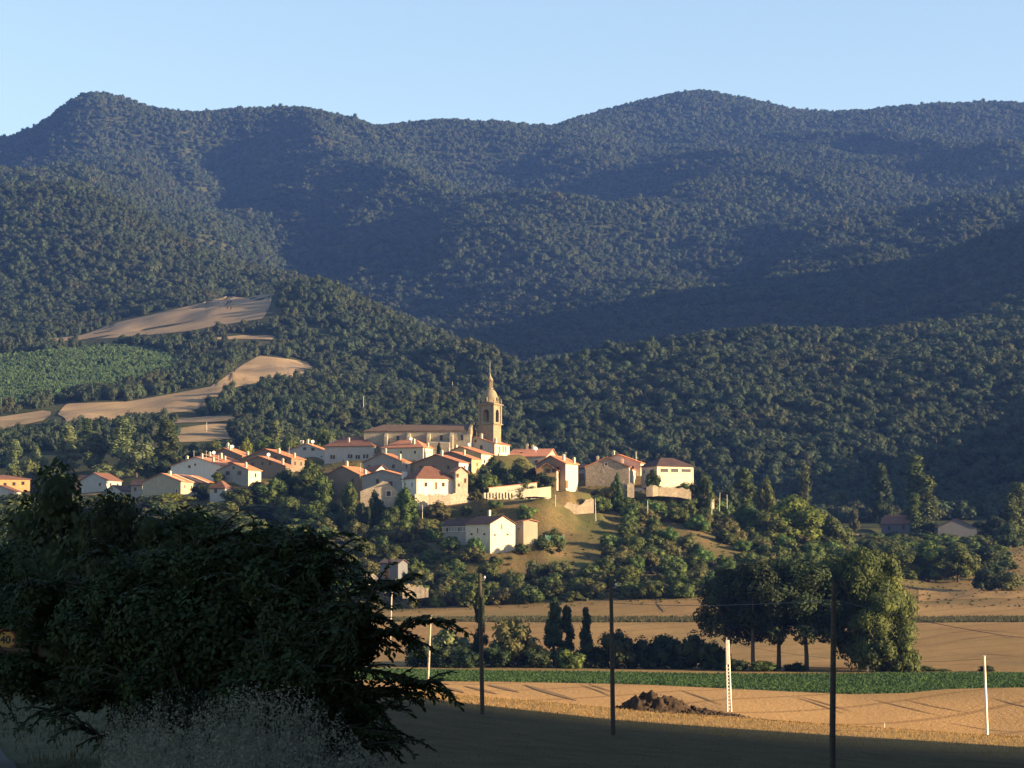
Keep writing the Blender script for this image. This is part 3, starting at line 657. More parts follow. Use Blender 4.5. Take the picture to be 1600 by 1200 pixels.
def crown_mesh(name, kind, n, size, seed, core=True):
    g = random.Random(seed); B = []
    if kind == 'round':      # broad crown from .18 up
        for _ in range(26):
            t = g.random(); z = .16 + .74 * t; R = .41 * math.sin(math.pi * (.14 + .80 * t)) ** .75
            an = g.random() * 6.283; r = R * g.random() ** .5 * .95
            B.append((r * math.cos(an), r * math.sin(an), z, .085 + .10 * g.random()))
        B.append((0, 0, .55, .26))
    elif kind == 'high':     # crown carried well above a bare trunk
        for _ in range(30):
            t = g.random(); z = .30 + .60 * t; R = .43 * math.sin(math.pi * (.20 + .70 * t)) ** .7
            an = g.random() * 6.283; r = R * g.random() ** .5 * .95
            B.append((r * math.cos(an), r * math.sin(an), z, .07 + .09 * g.random()))
    elif kind == 'bush':
        for _ in range(20):
            an = g.random() * 6.283; r = .38 * g.random() ** .5; z = .12 + .62 * g.random() * (1 - (r / .5) ** 2)
            B.append((r * math.cos(an), r * math.sin(an), z, .10 + .13 * g.random()))
        B.append((0, 0, .30, .30))
    elif kind == 'poplar':   # tall oval with pointed plumes
        for _ in range(34):
            t = g.random(); z = .12 + .84 * t; R = .40 * (1 - t) ** .45 * min(1, .55 + t * 1.8)
            an = g.random() * 6.283; r = R * g.random() ** .5 * .8
            B.append((r * math.cos(an), r * math.sin(an), z, (.05 + .10 * g.random()) * (1.15 - .5 * t)))
    elif kind == 'column':   # slender upright
        for _ in range(85):
            t = g.random(); z = .06 + .90 * t; R = .36 * math.sin(math.pi * (.10 + .82 * t)) ** .7
            an = g.random() * 6.283; r = R * g.random() ** .5 * .75
            B.append((r * math.cos(an), r * math.sin(an), z, .085 + .05 * g.random()))
    elif kind == 'canopy':   # a wood's crown seen from afar
        for _ in range(9):
            an = g.random() * 6.283; r = .34 * g.random() ** .5; z = .42 + .34 * g.random() * (1 - (r / .5) ** 2)
            B.append((r * math.cos(an), r * math.sin(an), z, .13 + .12 * g.random()))
        B.append((0, 0, .45, .34))
    asp = dict(poplar=2.2, column=5.0, high=1.4).get(kind, 1.0)      # tall kinds keep leaves in true proportion
    if asp != 1:
        B = [(x, y, z * asp, max(r * (1.5 if kind == 'column' else 1.0), .13) * (1.25 if kind == 'column' else (1.0 if kind == 'high' else 1.2))) for x, y, z, r in B]
    v, q = leaf_cloud(n, size, B, seed, jit=.28 if kind == 'canopy' else .45)
    tr = None
    if core:                 # shaded heart so that no light leaks straight through
        g2 = np.random.default_rng(seed + 9); vs, ts = [v], []; n0 = len(v)
        ph = (1 + 5 ** .5) / 2
        ico = np.array([(-1, ph, 0), (1, ph, 0), (-1, -ph, 0), (1, -ph, 0), (0, -1, ph), (0, 1, ph), (0, -1, -ph), (0, 1, -ph), (ph, 0, -1), (ph, 0, 1), (-ph, 0, -1), (-ph, 0, 1)]); ico /= np.linalg.norm(ico[0])
        fi = np.array([(0, 11, 5), (0, 5, 1), (0, 1, 7), (0, 7, 10), (0, 10, 11), (1, 5, 9), (5, 11, 4), (11, 10, 2), (10, 7, 6), (7, 1, 8), (3, 9, 4), (3, 4, 2), (3, 2, 6), (3, 6, 8), (3, 8, 9), (4, 9, 5), (2, 4, 11), (6, 2, 10), (8, 6, 7), (9, 8, 1)])
        for (x, y, z, r) in B:
            vs.append(ico * r * (.5 if kind == 'column' else .78) * (1 + g2.uniform(-.15, .15, (12, 1))) + (x, y, z)); ts.append(fi + n0); n0 += 12
        v = np.concatenate(vs); tr = np.concatenate(ts)
    v[:, 2] /= asp
    return np_mesh(name, v, q, tr)

# ruts and furrows in the stubble
M['rut'] = plain('rut_soil', (.145, .088, .042), 1.0, var=.3, scale=.8)
def rut(pts, wid, name='track'):
    p = np.array(pts, float); px = np.linspace(p[0, 0], p[-1, 0], 24); py = np.interp(px, p[:, 0], p[:, 1]); x, y = hit(px, py, 222)
    ok = ~np.isnan(y); x, y = x[ok], y[ok]
    if len(x) < 4: return
    d = np.stack([np.gradient(x), np.gradient(y)], -1); d /= np.linalg.norm(d, axis=1)[:, None] + 1e-9; nrm = np.stack([-d[:, 1], d[:, 0]], -1)
    w = wid / 2 * np.sin(np.linspace(.15, 3.0, len(x)))[:, None]; c = np.stack([x, y], -1); V = []
    for s_ in (-1, 0, 1):
        q = c + nrm * w * s_; V.append(np.concatenate([q, (H(q[:, 0], q[:, 1]) + .13)[:, None]], 1))
    tag(link(name, np_mesh(name, np.stack(V, 1).reshape(-1, 3), grid_quads(len(x), 3)), M['rut']), kind='structure')
for q in ([(1238, 1089), (1262, 1096), (1322, 1117)], [(1246, 1088), (1275, 1096), (1335, 1114)], [(1362, 1093), (1405, 1104), (1472, 1120)], [(1412, 1093), (1450, 1103), (1520, 1116)],
          [(905, 1070), (935, 1080), (958, 1090)], [(918, 1069), (945, 1078), (960, 1083)], [(1060, 1078), (1095, 1090), (1130, 1103)], [(1548, 1090), (1580, 1100), (1640, 1114)], [(1470, 1128), (1540, 1141), (1600, 1146)]): rut(q, .45)
for q in ([(820, 1071), (848, 1080), (902, 1096)], [(690, 1074), (705, 1077), (726, 1084)], [(726, 1073), (745, 1077), (778, 1086)], [(762, 1071), (785, 1076), (812, 1083)]): rut(q, 1.5, 'furrow')
for q in ([(1296, 955), (1330, 960), (1420, 968)], [(1440, 1000), (1480, 990), (1530, 984), (1600, 990)], [(1450, 1012), (1500, 1000), (1560, 993), (1600, 1001)], [(1500, 1030), (1540, 1022), (1600, 1026)], [(1027, 942), (1034, 950), (1040, 958)]): rut(q, .8)
# ------------------------------------------------------------------ the woods
def scatter(name, mat, P, scl, protos):
    """one stuff object: crowns instanced on points"""
    n = len(P)
    col = bpy.data.collections.new(name + '_kinds')
    for k, me in enumerate(protos):
        if not me.materials: me.materials.append(mat)
        o = bpy.data.objects.new(f'{name}_crown_{k}', me); col.objects.link(o)
    me = bpy.data.meshes.new(name); me.vertices.add(n); me.vertices.foreach_set('co', np.asarray(P, np.float32).ravel())
    g = np.random.default_rng(len(P))
    a = me.attributes.new('rot', 'FLOAT_VECTOR', 'POINT'); r = np.zeros((n, 3), np.float32); r[:, 2] = g.random(n) * 6.283; r[:, :2] = g.normal(scale=.08, size=(n, 2)); a.data.foreach_set('vector', r.ravel())
    a = me.attributes.new('scl', 'FLOAT_VECTOR', 'POINT'); a.data.foreach_set('vector', np.asarray(scl, np.float32).ravel())
    a = me.attributes.new('kind_index', 'INT', 'POINT'); a.data.foreach_set('value', g.integers(0, len(protos), n).astype(np.int32))
    ng = bpy.data.node_groups.new(name, 'GeometryNodeTree')
    ng.interface.new_socket('Geometry', in_out='INPUT', socket_type='NodeSocketGeometry'); ng.interface.new_socket('Geometry', in_out='OUTPUT', socket_type='NodeSocketGeometry')
    N = ng.nodes; gi, go = N.new('NodeGroupInput'), N.new('NodeGroupOutput')
    ci = N.new('GeometryNodeCollectionInfo'); ci.inputs['Collection'].default_value = col; ci.inputs['Separate Children'].default_value = True; ci.inputs['Reset Children'].default_value = True
    ip = N.new('GeometryNodeInstanceOnPoints'); ip.inputs['Pick Instance'].default_value = True
    def na(nm, ty):
        x = N.new('GeometryNodeInputNamedAttribute'); x.data_type = ty; x.inputs[0].default_value = nm
        return [o for o in x.outputs if o.enabled][0]
    er = N.new('FunctionNodeEulerToRotation')
    L = ng.links.new
    L(gi.outputs[0], ip.inputs['Points']); L(ci.outputs[0], ip.inputs['Instance'])
    L(na('kind_index', 'INT'), ip.inputs['Instance Index']); L(na('rot', 'FLOAT_VECTOR'), er.inputs[0]); L(er.outputs[0], ip.inputs['Rotation']); L(na('scl', 'FLOAT_VECTOR'), ip.inputs['Scale'])
    L(ip.outputs[0], go.inputs[0])
    o = link(name, me); md = o.modifiers.new('scatter', 'NODES'); md.node_group = ng
    tag(o, kind='stuff'); return o

def in_poly(px, py, poly):
    p = np.array(poly, float); r = np.zeros(px.shape, bool); j = len(p) - 1
    for i in range(len(p)):
        c = ((p[i, 1] > py) != (p[j, 1] > py)) & (px < (p[j, 0] - p[i, 0]) * (py - p[i, 1]) / (p[j, 1] - p[i, 1] + 1e-9) + p[i, 0]); r ^= c; j = i
    return r
OPEN = [lo + hi[::-1] for lo, hi in FP]
PLANT = [(-150, 640), (-150, 560), (0, 556), (120, 545), (180, 540), (240, 545), (290, 565), (270, 590), (220, 600), (110, 625), (0, 640)]

def woods():
    g = np.random.default_rng(5); PP, SS, FPt, FS = [], [], [], []
    def band(y0, y1, sp, u0=-.275, u1=.275):
        ys = np.arange(y0, y1, sp)
        X, Y = [], []
        for y in ys:
            xs = np.arange(u0 * y, u1 * y, sp); X.append(xs + g.uniform(-.5, .5, len(xs)) * sp); Y.append(np.full(len(xs), y) + g.uniform(-.5, .5, len(xs)) * sp)
        return np.concatenate(X), np.concatenate(Y)
    for y0, y1, sp, wd in ((900, 1250, 6.4, 8.6), (1250, 1900, 7.2, 9.8), (1900, 2800, 8.4, 11.2), (2800, 4050, 9.6, 12.4), (4050, 5060, 10.5, 12.5)):
        X, Y = band(y0, y1, sp)
        z = H(X, Y)
        px, py = to_px(X, Y, z)
        keep = np.ones(len(X), bool)
        for p in OPEN:
            for dy in (2, -4, -10): keep &= ~(in_poly(px, py + dy, p) & (Y < 2000))
        pl = in_poly(px, py, PLANT) & (Y < 1700)
        keep &= ~pl
        u = X / Y
        # scrubby, gappy cover among the fields; the valley floor behind the village stays open here and there
        near = (Y < 1900) & (u < -.075)
        dens = fbm(X / 90, Y / 120, 61, 3)
        keep &= ~(near & (dens < -.34) & (Y < 1400) & (u < -.12))
        keep &= ~((Y < 960 + 25 * fbm(X / 50, Y / 50, 4, 2)) & (u > -.30))
        keep &= ~((Y > 4230) & (u > -.184) & (u < -.162) & (vnoise(X / 14, Y / 50, 3) > .40))
        X, Y, z = X[keep], Y[keep], z[keep]
        n = len(X); w = wd * (.6 + .75 * g.random(n) ** 1.6) * (1 + .25 * fbm(X / 60, Y / 60, 8, 2)); h = w * g.uniform(.85, 1.25, n)
        w = np.where((Y < 1900) & (X / Y < -.075), w * .8, w)
        PP.append(np.stack([X, Y, z - .25 * h], -1)); SS.append(np.stack([w, w, h], -1))
    P, S = np.concatenate(PP), np.concatenate(SS)
    protos = [crown_mesh(f'forest_crown_{k}', 'canopy', 760, .056, 100 + k) for k in range(5)]
    scatter('forest', M['forest'], P, S, protos)
    X, Y = band(1000, 1700, 3.1, -.30, -.13); z = H(X, Y); px, py = to_px(X, Y, z); k = in_poly(px, py, PLANT)
    X, Y, z = X[k], Y[k], z[k]; n = len(X); w = g.uniform(2.8, 4.0, n); h = w * g.uniform(.8, 1.15, n)
    protos = [crown_mesh(f'plantation_crown_{k}', 'bush', 220, .08, 300 + k) for k in range(3)]
    scatter('young_forest', M['plantation'], np.stack([X, Y, z - .3], -1), np.stack([w, w, h], -1), protos)
    print('forest trees', len(P), 'young', n)
woods()
# ------------------------------------------------------------------ houses
def wall_pt(hs, side, px, py):
    """where the sight line of a pixel meets a house's front (F) or right (R) wall, in the house's own axes"""
    u, w = uw(px, py); d = Vector((float(u), 1, float(w)))
    c, ps = hs['c'], hs['psi']; ca, sa = math.cos(ps), math.sin(ps)
    ex, ey = Vector((ca, -sa, 0)), Vector((sa, ca, 0))       # local x, y
    n = ey if side == 'F' else ex
    t = c.dot(n) / d.dot(n)
    p = d * t - c
    return p.dot(ex), p.dot(ey), p.z

def frame_box(mb, cx, cz, w, h, d0, d1, t, axis):
    """a window frame of four bars on a wall; axis F: wall faces -y, R: wall faces +x"""
    for (a0, a1, b0, b1) in ((-w / 2 - t, -w / 2, -h / 2 - t, h / 2 + t), (w / 2, w / 2 + t, -h / 2 - t, h / 2 + t), (-w / 2, w / 2, h / 2, h / 2 + t), (-w / 2, w / 2, -h / 2 - t, -h / 2)):
        if axis == 'F': mb.box(cx + a0, -d1, cz + b0, cx + a1, -d0, cz + b1)
        else: mb.box(d0, cx + a0, cz + b0, d1, cx + a1, cz + b1)

def roof_prism(mb, L, D, h, rise, ridge, oh=.45, th=.2):
    if ridge in 'rl':
        half = (L if ridge == 'r' else D) / 2; s = rise / half
        cs = [(-half - oh, h - oh * s), (0, h + rise), (half + oh, h - oh * s)]
        n = (D if ridge == 'r' else L)
        prof = [(a, z + .015) for a, z in cs] + [(a, z + th) for a, z in reversed(cs)]
        vs = []
        for e in (-oh, n + oh):
            for a, z in prof:
                vs.append((-L / 2 + a, e, z) if ridge == 'r' else (-e, D / 2 + a, z))
        k = 6; fs = [(i, (i + 1) % k, (i + 1) % k + k, i + k) for i in range(k)] + [(0, 5, 4, 1), (1, 4, 3, 2), (6, 7, 10, 11), (7, 8, 9, 10)]
        mb.add(vs, fs)
    else:
        x0, x1, y0, y1 = -L - oh, oh, -oh, D + oh; z0 = h - .06
        w, d = x1 - x0, y1 - y0
        if w > d: r0, r1 = (x0 + d / 2 * .9, (y0 + y1) / 2), (x1 - d / 2 * .9, (y0 + y1) / 2)
        else: r0, r1 = ((x0 + x1) / 2, y0 + w / 2 * .9), ((x0 + x1) / 2, y1 - w / 2 * .9)
        vs = [(x0, y0, z0), (x1, y0, z0), (x1, y1, z0), (x0, y1, z0), (x0, y0, z0 + th), (x1, y0, z0 + th), (x1, y1, z0 + th), (x0, y1, z0 + th), (*r0, h + rise), (*r1, h + rise)]
        fs = [(0, 3, 2, 1), (0, 1, 5, 4), (1, 2, 6, 5), (2, 3, 7, 6), (3, 0, 4, 7)]
        if w > d: fs += [(4, 5, 9, 8), (6, 7, 8, 9), (5, 6, 9), (7, 4, 8)]
        else: fs += [(5, 6, 9, 8), (7, 4, 8, 9), (4, 5, 8), (6, 7, 9)]
        mb.add(vs, fs)

def roof_z(L, D, h, rise, ridge, x, y):
    if ridge == 'r': return h + rise * (1 - abs(x + L / 2) / (L / 2))
    if ridge == 'l': return h + rise * (1 - abs(y - D / 2) / (D / 2))
    m = min(L, D) / 2
    return h + rise * min(1, min(-x, L + x, y, D - y) / m)

def dish(parent, p, r=.65, aim=(.5, -.8)):
    d = MB(); a = Vector((aim[0], aim[1], .35)).normalized(); e = a.orthogonal().normalized(); f = a.cross(e)
    n = 12; rings = [(0, .0), (.5, .05), (1, .2)]; vs, fs = [], []
    for q, dep in rings:
        for k in range(n):
            t = 6.2832 * k / n; vs.append(Vector((0, 0, 1.5)) + (e * math.cos(t) + f * math.sin(t)) * r * max(q, .02) + a * r * dep)
    for i in range(2):
        for k in range(n): fs.append((i * n + k, i * n + (k + 1) % n, (i + 1) * n + (k + 1) % n, (i + 1) * n + k))
    d.add(vs, fs); d.tube([(0, 0, -.3), (0, 0, 1.5)], .05, 5)
    o = d.build('satellite_dish', M['dish'], parent); o.location = p; return o

def aerial(parent, p, h=3.2):
    a = MB(); a.tube([(0, 0, -.4), (0, 0, h)], .045, 5); a.tube([(-.5, 0, h - .3), (.5, 0, h - .3)], .03, 4)
    for x in (-.45, -.2, .1, .4): a.tube([(x, -.3, h - .3), (x, .3, h - .3)], .02, 4)
    o = a.build('aerial', M['metal'], parent); o.location = p; return o

def build_house(hs, i):
    L, D, h, rise, ridge, ps = hs['L'], hs['D'], hs['h'], hs['rise'], hs['ridge'], hs['psi']
    o = thing(hs.get('name', 'village_house'), hs['c'], hs['label'], 'house', 'houses of the hilltop village', -ps)
    w = MB(); zb = -5.0
    base = [(-L, 0), (0, 0), (0, D), (-L, D)]
    vs = [(x, y, zb) for x, y in base] + [(x, y, h) for x, y in base]
    fs = [(0, 1, 5, 4), (1, 2, 6, 5), (2, 3, 7, 6), (3, 0, 4, 7)]
    if ridge == 'r': vs += [(-L / 2, 0, h + rise), (-L / 2, D, h + rise)]; fs[0] = (0, 1, 5, 8, 4); fs[2] = (2, 3, 7, 9, 6)
    if ridge == 'l': vs += [(0, D / 2, h + rise), (-L, D / 2, h + rise)]; fs[1] = (1, 2, 6, 8, 5); fs[3] = (3, 0, 4, 9, 7)
    w.add(vs, fs); mats = [M[hs['wall']]]
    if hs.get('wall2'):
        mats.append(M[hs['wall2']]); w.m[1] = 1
    wo = w.build('wall', mats, o)
    r = MB(); roof_prism(r, L, D, h, rise, ridge); ro = r.build('roof', M[hs['roof']], o)
    if hs.get('strips'):
        s = rise / (L / 2)
        for k in range(4):
            st = MB(); y = 1.5 + k * D / 4.2
            st.add([(-L / 2 + .3, y, h + rise + .24 - .3 * s), (.3, y, h - .3 * s + .24), (.3, y + 1.1, h - .3 * s + .24), (-L / 2 + .3, y + 1.1, h + rise + .24 - .3 * s)], [(0, 1, 2, 3)])
            so = st.build('roof_light', M['trim'], ro); md = so.modifiers.new('t', 'SOLIDIFY'); md.thickness = .04
    if ridge == 'h':     # pale ridge tiles over the hips
        pass
    if hs.get('trim'):
        t = MB()
        t.box(.0, -.03, h - .75, .09, D + .03, h - .45); t.box(.0, -.06, 0, .1, .35, h - .75); t.box(.0, D - .35, 0, .1, D + .06, h - .75)
        t.build('trim', M['trim'], o)
    if hs.get('rail'):
        t = MB()
        for k in range(9): t.box(-L * k / 8 - .06, -.35, h - .1 - 2.0, -L * k / 8 + .06, -.25, h - .1 - .6)
        t.box(-L, -.36, h - .75, .1, -.24, h - .62); t.box(-L, -.36, h - 2.15, .1, -.24, h - 2.02)
        t.build('railing', M['white'], o)
    wins = [(sd, *wall_pt(hs, sd, px, py), ww, hh) for (sd, px, py, ww, hh) in hs.get('win', ())]
    g = random.Random(i)
    if not any(w_[0] == 'R' for w_ in wins) and D > 4.5 and h > 3 and hs['psi'] < 1.2:
        for k in range(max(1, int(D / 4.2))): wins.append(('R', 0, D * (k + .6) / max(1, int(D / 4.2)) * .92, h - 1.5 - .2 * g.random(), .75, 1.1))
    if not any(w_[0] == 'F' for w_ in wins) and hs['wall'] != 'white' and h > 3:
        for k in range(max(1, int(L / 4.5))): wins.append(('F', -L * (k + .5 + .2 * g.random()) / max(1, int(L / 4.5)), 0, h - 1.6, .75, 1.05))
    for (sd, x, y, z, ww, hh) in wins:
        a = x if sd == 'F' else y
        a = max(-L + ww / 2 + .15, min(-ww / 2 - .15, a)) if sd == 'F' else max(ww / 2 + .15, min(D - ww / 2 - .15, a))
        f = MB(); frame_box(f, a, z, ww, hh, 0.0, .07, .12, sd)
        door = hh > 1.9 and ww < 2.5
        fo = f.build('door' if door else 'window', M['trim'] if hs['wall'] in ('white', 'cream', 'beige', 'stone') else M['wood'], o)
        p = MB(); z0, z1 = z - hh / 2, z + hh / 2
        if sd == 'F': p.box(a - ww / 2, -.03, z0, a + ww / 2, .05, z1)
        else: p.box(-.05, a - ww / 2, z0, .03, a + ww / 2, z1)
        p.build('leaf_panel' if door else 'pane', M['wood'] if door else M['pane'], fo)
    for (fx, fy) in hs.get('chim', ()):
        x, y = -L * (1 - fx), D * fy; z = roof_z(L, D, h, rise, ridge, x, y)
        big = hs.get('bigchim'); a, hh = (.65, 2.0) if big else (.32 + .1 * random.random(), 1.2 + .6 * random.random())
        cb = MB(); cb.box(x - a, y - a, z - .8, x + a, y + a, z + hh); cb.box(x - a - .1, y - a - .1, z + hh, x + a + .1, y + a + .1, z + hh + .14)
        if not big: cb.box(x - a * .6, y - a * .6, z + hh + .14, x + a * .6, y + a * .6, z + hh + .4)
        cb.build('chimney', M['white'] if big else M['cream'], ro)
    for k in range(hs.get('dish', 0)):
        x, y = -L * (.35 + .3 * k), D * .25; dish(o, (x, y, roof_z(L, D, h, rise, ridge, x, y)))
    for k in range(hs.get('ant', 0)):
        x, y = -L * (.12 + .25 * k), D * .3; aerial(o, (x, y, roof_z(L, D, h, rise, ridge, x, y)))
    return o
for i, hs in enumerate(HOUSES): build_house(hs, i)

# ------------------------------------------------------------------ the church and its bell tower
def church():
    ps = R_(7); c = CH; Y = 800
    o = thing('church', c, 'long stone church nave with tiled roof and buttresses on the hill top', 'church', None, -ps)
    L = 37.5; D = 15.0; h = at(735, 673, 800).z - c.z; rise = 2.7
    w = MB(); w.add([(-L, 0, -5), (0, 0, -5), (0, D, -5), (-L, D, -5), (-L, 0, h), (0, 0, h), (0, D, h), (-L, D, h), (0, D / 2, h + rise)],
                    [(0, 1, 5, 4), (1, 2, 6, 8, 5), (2, 3, 7, 6), (3, 0, 4, 7)])
    w.build('wall', M['ashlar'], o)
    r = MB(); oh = .4; z0 = h + .03; zt = h + rise + .15
    r.add([(-L - oh, -oh, z0 - .1), (-.7, -oh, z0 - .1), (-.7, D + oh, z0 - .1), (-L - oh, D + oh, z0 - .1), (-L - oh, -oh, z0 + .15), (-.7, -oh, z0 + .15), (-.7, D + oh, z0 + .15), (-L - oh, D + oh, z0 + .15), (-L + 5.5, D / 2, zt), (-.7, D / 2, zt)],
          [(0, 3, 2, 1), (0, 1, 5, 4), (2, 3, 7, 6), (3, 0, 4, 7), (4, 5, 9, 8), (6, 7, 8, 9), (7, 4, 8), (1, 2, 6, 9, 5)])
    r.build('roof', M['tile_church'], o)
    # raised gable wall closing the roof towards the tower
    g = MB(); t = .7
    pr = [(-.5, h - 1.0), (-.5, h + .5), (D / 2, h + rise + .9), (D + .5, h + .5), (D + .5, h - 1.0)]
    g.add([(x, y, z) for x in (-t + .05, .12) for y, z in pr], [(0, 1, 2, 3, 4), (9, 8, 7, 6, 5)] + [(k, (k + 1) % 5 + 0, (k + 1) % 5 + 5, k + 5) for k in range(5)])
    g.build('gable', M['tower'], o)
    for x in (-29.5, -21.5, -14.5, -6.5):
        b = MB(); b.add([(x - .55, 0, -5), (x + .55, 0, -5), (x + .55, -2.0, -5), (x - .55, -2.0, -5), (x - .55, 0, h - .5), (x + .55, 0, h - .5), (x + .55, -2.0, h - 2.0), (x - .55, -2.0, h - 2.0)],
                        [(4, 5, 6, 7), (2, 3, 7, 6), (0, 4, 7, 3), (1, 2, 6, 5)])
        b.build('buttress', M['ashlar'], o)
    for x in (-25.5, -10.2, -3.0):
        f = MB(); frame_box(f, x, h - 2.4, .9, 1.7, 0.0, .1, .15, 'F'); fo = f.build('window', M['tower'], o)
        p = MB(); p.box(x - .45, -.03, h - 3.25, x + .45, .05, h - 1.55); p.build('pane', M['pane'], fo)
    ai = MB(); ai.add([(-14.0, -3.2, -5), (-6.9, -3.2, -5), (-6.9, 0, -5), (-14, 0, -5), (-14, -3.2, h - 4.4), (-6.9, -3.2, h - 4.4), (-6.9, -.02, h - 3.4), (-14, -.02, h - 3.4)], [(0, 1, 5, 4), (1, 2, 6, 5), (3, 0, 4, 7), (4, 5, 6, 7)])
    ai.build('side_chapel', M['ashlar'], o)

def tower():
    Y = 803; ps = R_(27); c = at(771, 702, Y)
    o = thing('bell_tower', c, 'square stone bell tower with round arched belfry, dome and lantern beside the church nave', 'bell tower', None, -ps)
    ul = float(uw(748, 640)[0]); ur = float(uw(783, 640)[0])
    S = 5.75
    zz = lambda py: at(771, py, Y).z - c.z
    z1, z2, z3 = zz(661.5), zz(633), zz(630.5)
    def cornice(mb, z, t, e): mb.box(-S - e, -e, z, e, S + e, z + t)
    b = MB(); b.box(-S, 0, -6, 0, S, z1 - .45); b.build('shaft', M['tower'], o)
    lb = MB(); lb.box(-S - 1.0, .6, -6, -S - .0 - .002, S + 3, z1 - .8); lb.box(-S - .25, -.25, -6, .25, S + .25, zz(690)); lb.build('plinth', M['tower'], o)
    cn = MB(); cornice(cn, z1 - .45, .22, .18); cornice(cn, z1 - .23, .28, .55); cn.build('cornice', M['tower'], o)
    # belfry: walls with an arched opening in each face
    zb, zt = z1 + .05, z2
    bl = MB(); ow, th = 1.2, .8; hs_ = zt - zb; sp = zb + hs_ * .55; sill = zb + hs_ * .09
    def face(T):
        half = S / 2; n = 8
        arch = [(-ow, sill), (-ow, sp)] + [(-ow * math.cos(math.pi * k / n), sp + ow * 1.25 * math.sin(math.pi * k / n)) for k in range(1, n)] + [(ow, sp), (ow, sill)]
        for d in (0, th):
            pass
        # piers, sill, spandrels (front at y=0, back at y=th)
        def pris(poly):
            k = len(poly); vs = [T(a, 0, z) for a, z in poly] + [T(a, th, z) for a, z in poly]
            bl.add(vs, [tuple(range(k)), tuple(range(2 * k - 1, k - 1, -1))] + [(i, (i + 1) % k, (i + 1) % k + k, i + k) for i in range(k)])
        pris([(-half, zb), (-ow, zb), (-ow, zt), (-half, zt)]); pris([(ow, zb), (half, zb), (half, zt), (ow, zt)])
        pris([(-ow, zb), (ow, zb), (ow, sill), (-ow, sill)])
        top = arch[1:-1]
        for i in range(len(top) - 1):
            (a0, q0), (a1, q1) = top[i], top[i + 1]
            pris([(a0, q0), (a1, q1), (a1, zt), (a0, zt)])
    S2 = S
    face(lambda a, d, z: (-S / 2 + a, d, z)); face(lambda a, d, z: (-d, S / 2 + a, z))
    face(lambda a, d, z: (-S / 2 - a, S - d, z)); face(lambda a, d, z: (-S + d, S / 2 - a, z))
    bl.build('belfry', M['tower'], o)
    pl = MB(); e = .22
    for x, y in ((-S, 0), (0, 0), (0, S), (-S, S)):
        sx = -1 if x < -1 else 1; sy = -1 if y < 1 else 1
        pl.box(min(x + sx * e, x - sx * .5), min(y + sy * e, y - sy * .5), zb, max(x + sx * e, x - sx * .5), max(y + sy * e, y - sy * .5), zt)
    pl.build('corner_pilaster', M['tower'], o)
    for k in (0, 1):
        be = MB(); be.lathe([(.05, sp + .6), (.3, sp + .5), (.42, sp), (.5, sp - .5), (.7, sp - .8)], 12, (-S / 2 + (0 if k == 0 else 1.2), S / 2 if k == 0 else S / 2)); be.build('bell', M['bronze'], o, True)
    c2 = MB(); cornice(c2, zt, .25, .25); cornice(c2, zt + .25, .3, .7); c2.box(-S + .3, .3, zt + .55, -.3, S - .3, zt + .95); c2.build('cornice', M['tower'], o)
    zt2 = zt + .55; ctr = (-S / 2, S / 2)
    for x, y in ((-S, 0), (0, 0), (0, S), (-S, S)):
        p = MB(); p.lathe([(.3, zt2), (.3, zt2 + .5), (.16, zt2 + .6), (.3, zt2 + .95), (.12, zt2 + 1.5), (.03, zt2 + 2.2)], 8, (x, y)); p.build('pinnacle', M['tower'], o)
    zd0, zd1 = zt2 + .4, zz(606); hD = zd1 - zd0
    prof = [(3.05, zd0), (3.05, zd0 + .5), (2.85, zd0 + .55)] + [(2.85 * math.cos(a) ** .8 if a < 1.5 else 0, zd0 + .55 + (hD - .55) * math.sin(a)) for a in np.linspace(.12, 1.25, 9)]
    d = MB(); d.lathe(prof, 16, ctr); do = d.build('dome', M['tower'], o, True)
    for an in (-90, 0):
        f = MB(); t = R_(an + 45 - 45); cx, cy_ = ctr[0] + 2.75 * math.cos(R_(an)), ctr[1] + 2.75 * math.sin(R_(an))
        f.box(cx - .45, cy_ - .45, zd0 + .2, cx + .45, cy_ + .45, zd0 + 1.9); fo = f.build('dormer', M['tower'], do)
        p = MB()
        if an == -90: p.box(cx - .25, cy_ - .48, zd0 + .5, cx + .25, cy_ - .4, zd0 + 1.6)
        else: p.box(cx + .4, cy_ - .25, zd0 + .5, cx + .48, cy_ + .25, zd0 + 1.6)
        p.build('opening', M['pane'], do)
    zl0, zl1 = zd1 - .15, zz(593.5)
    l = MB(); l.lathe([(1.25, zl0), (1.25, zl0 + .35), (1.0, zl0 + .4)], 8, ctr)
    for k in range(8):
        a = 6.2832 * (k + .5) / 8; x, y = ctr[0] + .88 * math.cos(a), ctr[1] + .88 * math.sin(a); l.tube([(x, y, zl0 + .35), (x, y, zl1)], .17, 6)
    l.lathe([(.55, zl0 + .35), (.55, zl1)], 8, ctr); l.lathe([(1.2, zl1), (1.3, zl1 + .12), (1.2, zl1 + .3)], 8, ctr)
    l.build('lantern', M['tower'], o)
    zs = zl1 + .3; zf = zz(583)
    s = MB(); s.lathe([(1.1, zs), (.8, zs + (zf - zs) * .3), (.42, zs + (zf - zs) * .6), (.3, zf - .2), (.34, zf), (.1, zf + .25)], 12, ctr); s.build('spire', M['tower'], o, True)
    q = MB(); q.tube([(*ctr, zf), (*ctr, zz(563))], .03, 6); zc = zz(567); q.box(ctr[0] - .35, ctr[1] - .03, zc, ctr[0] + .35, ctr[1] + .03, zc + .1); q.box(ctr[0] - .05, ctr[1] - .05, zc - .3, ctr[0] + .05, ctr[1] + .05, zc + .7); q.build('cross', M['metal'], o)
church(); tower()

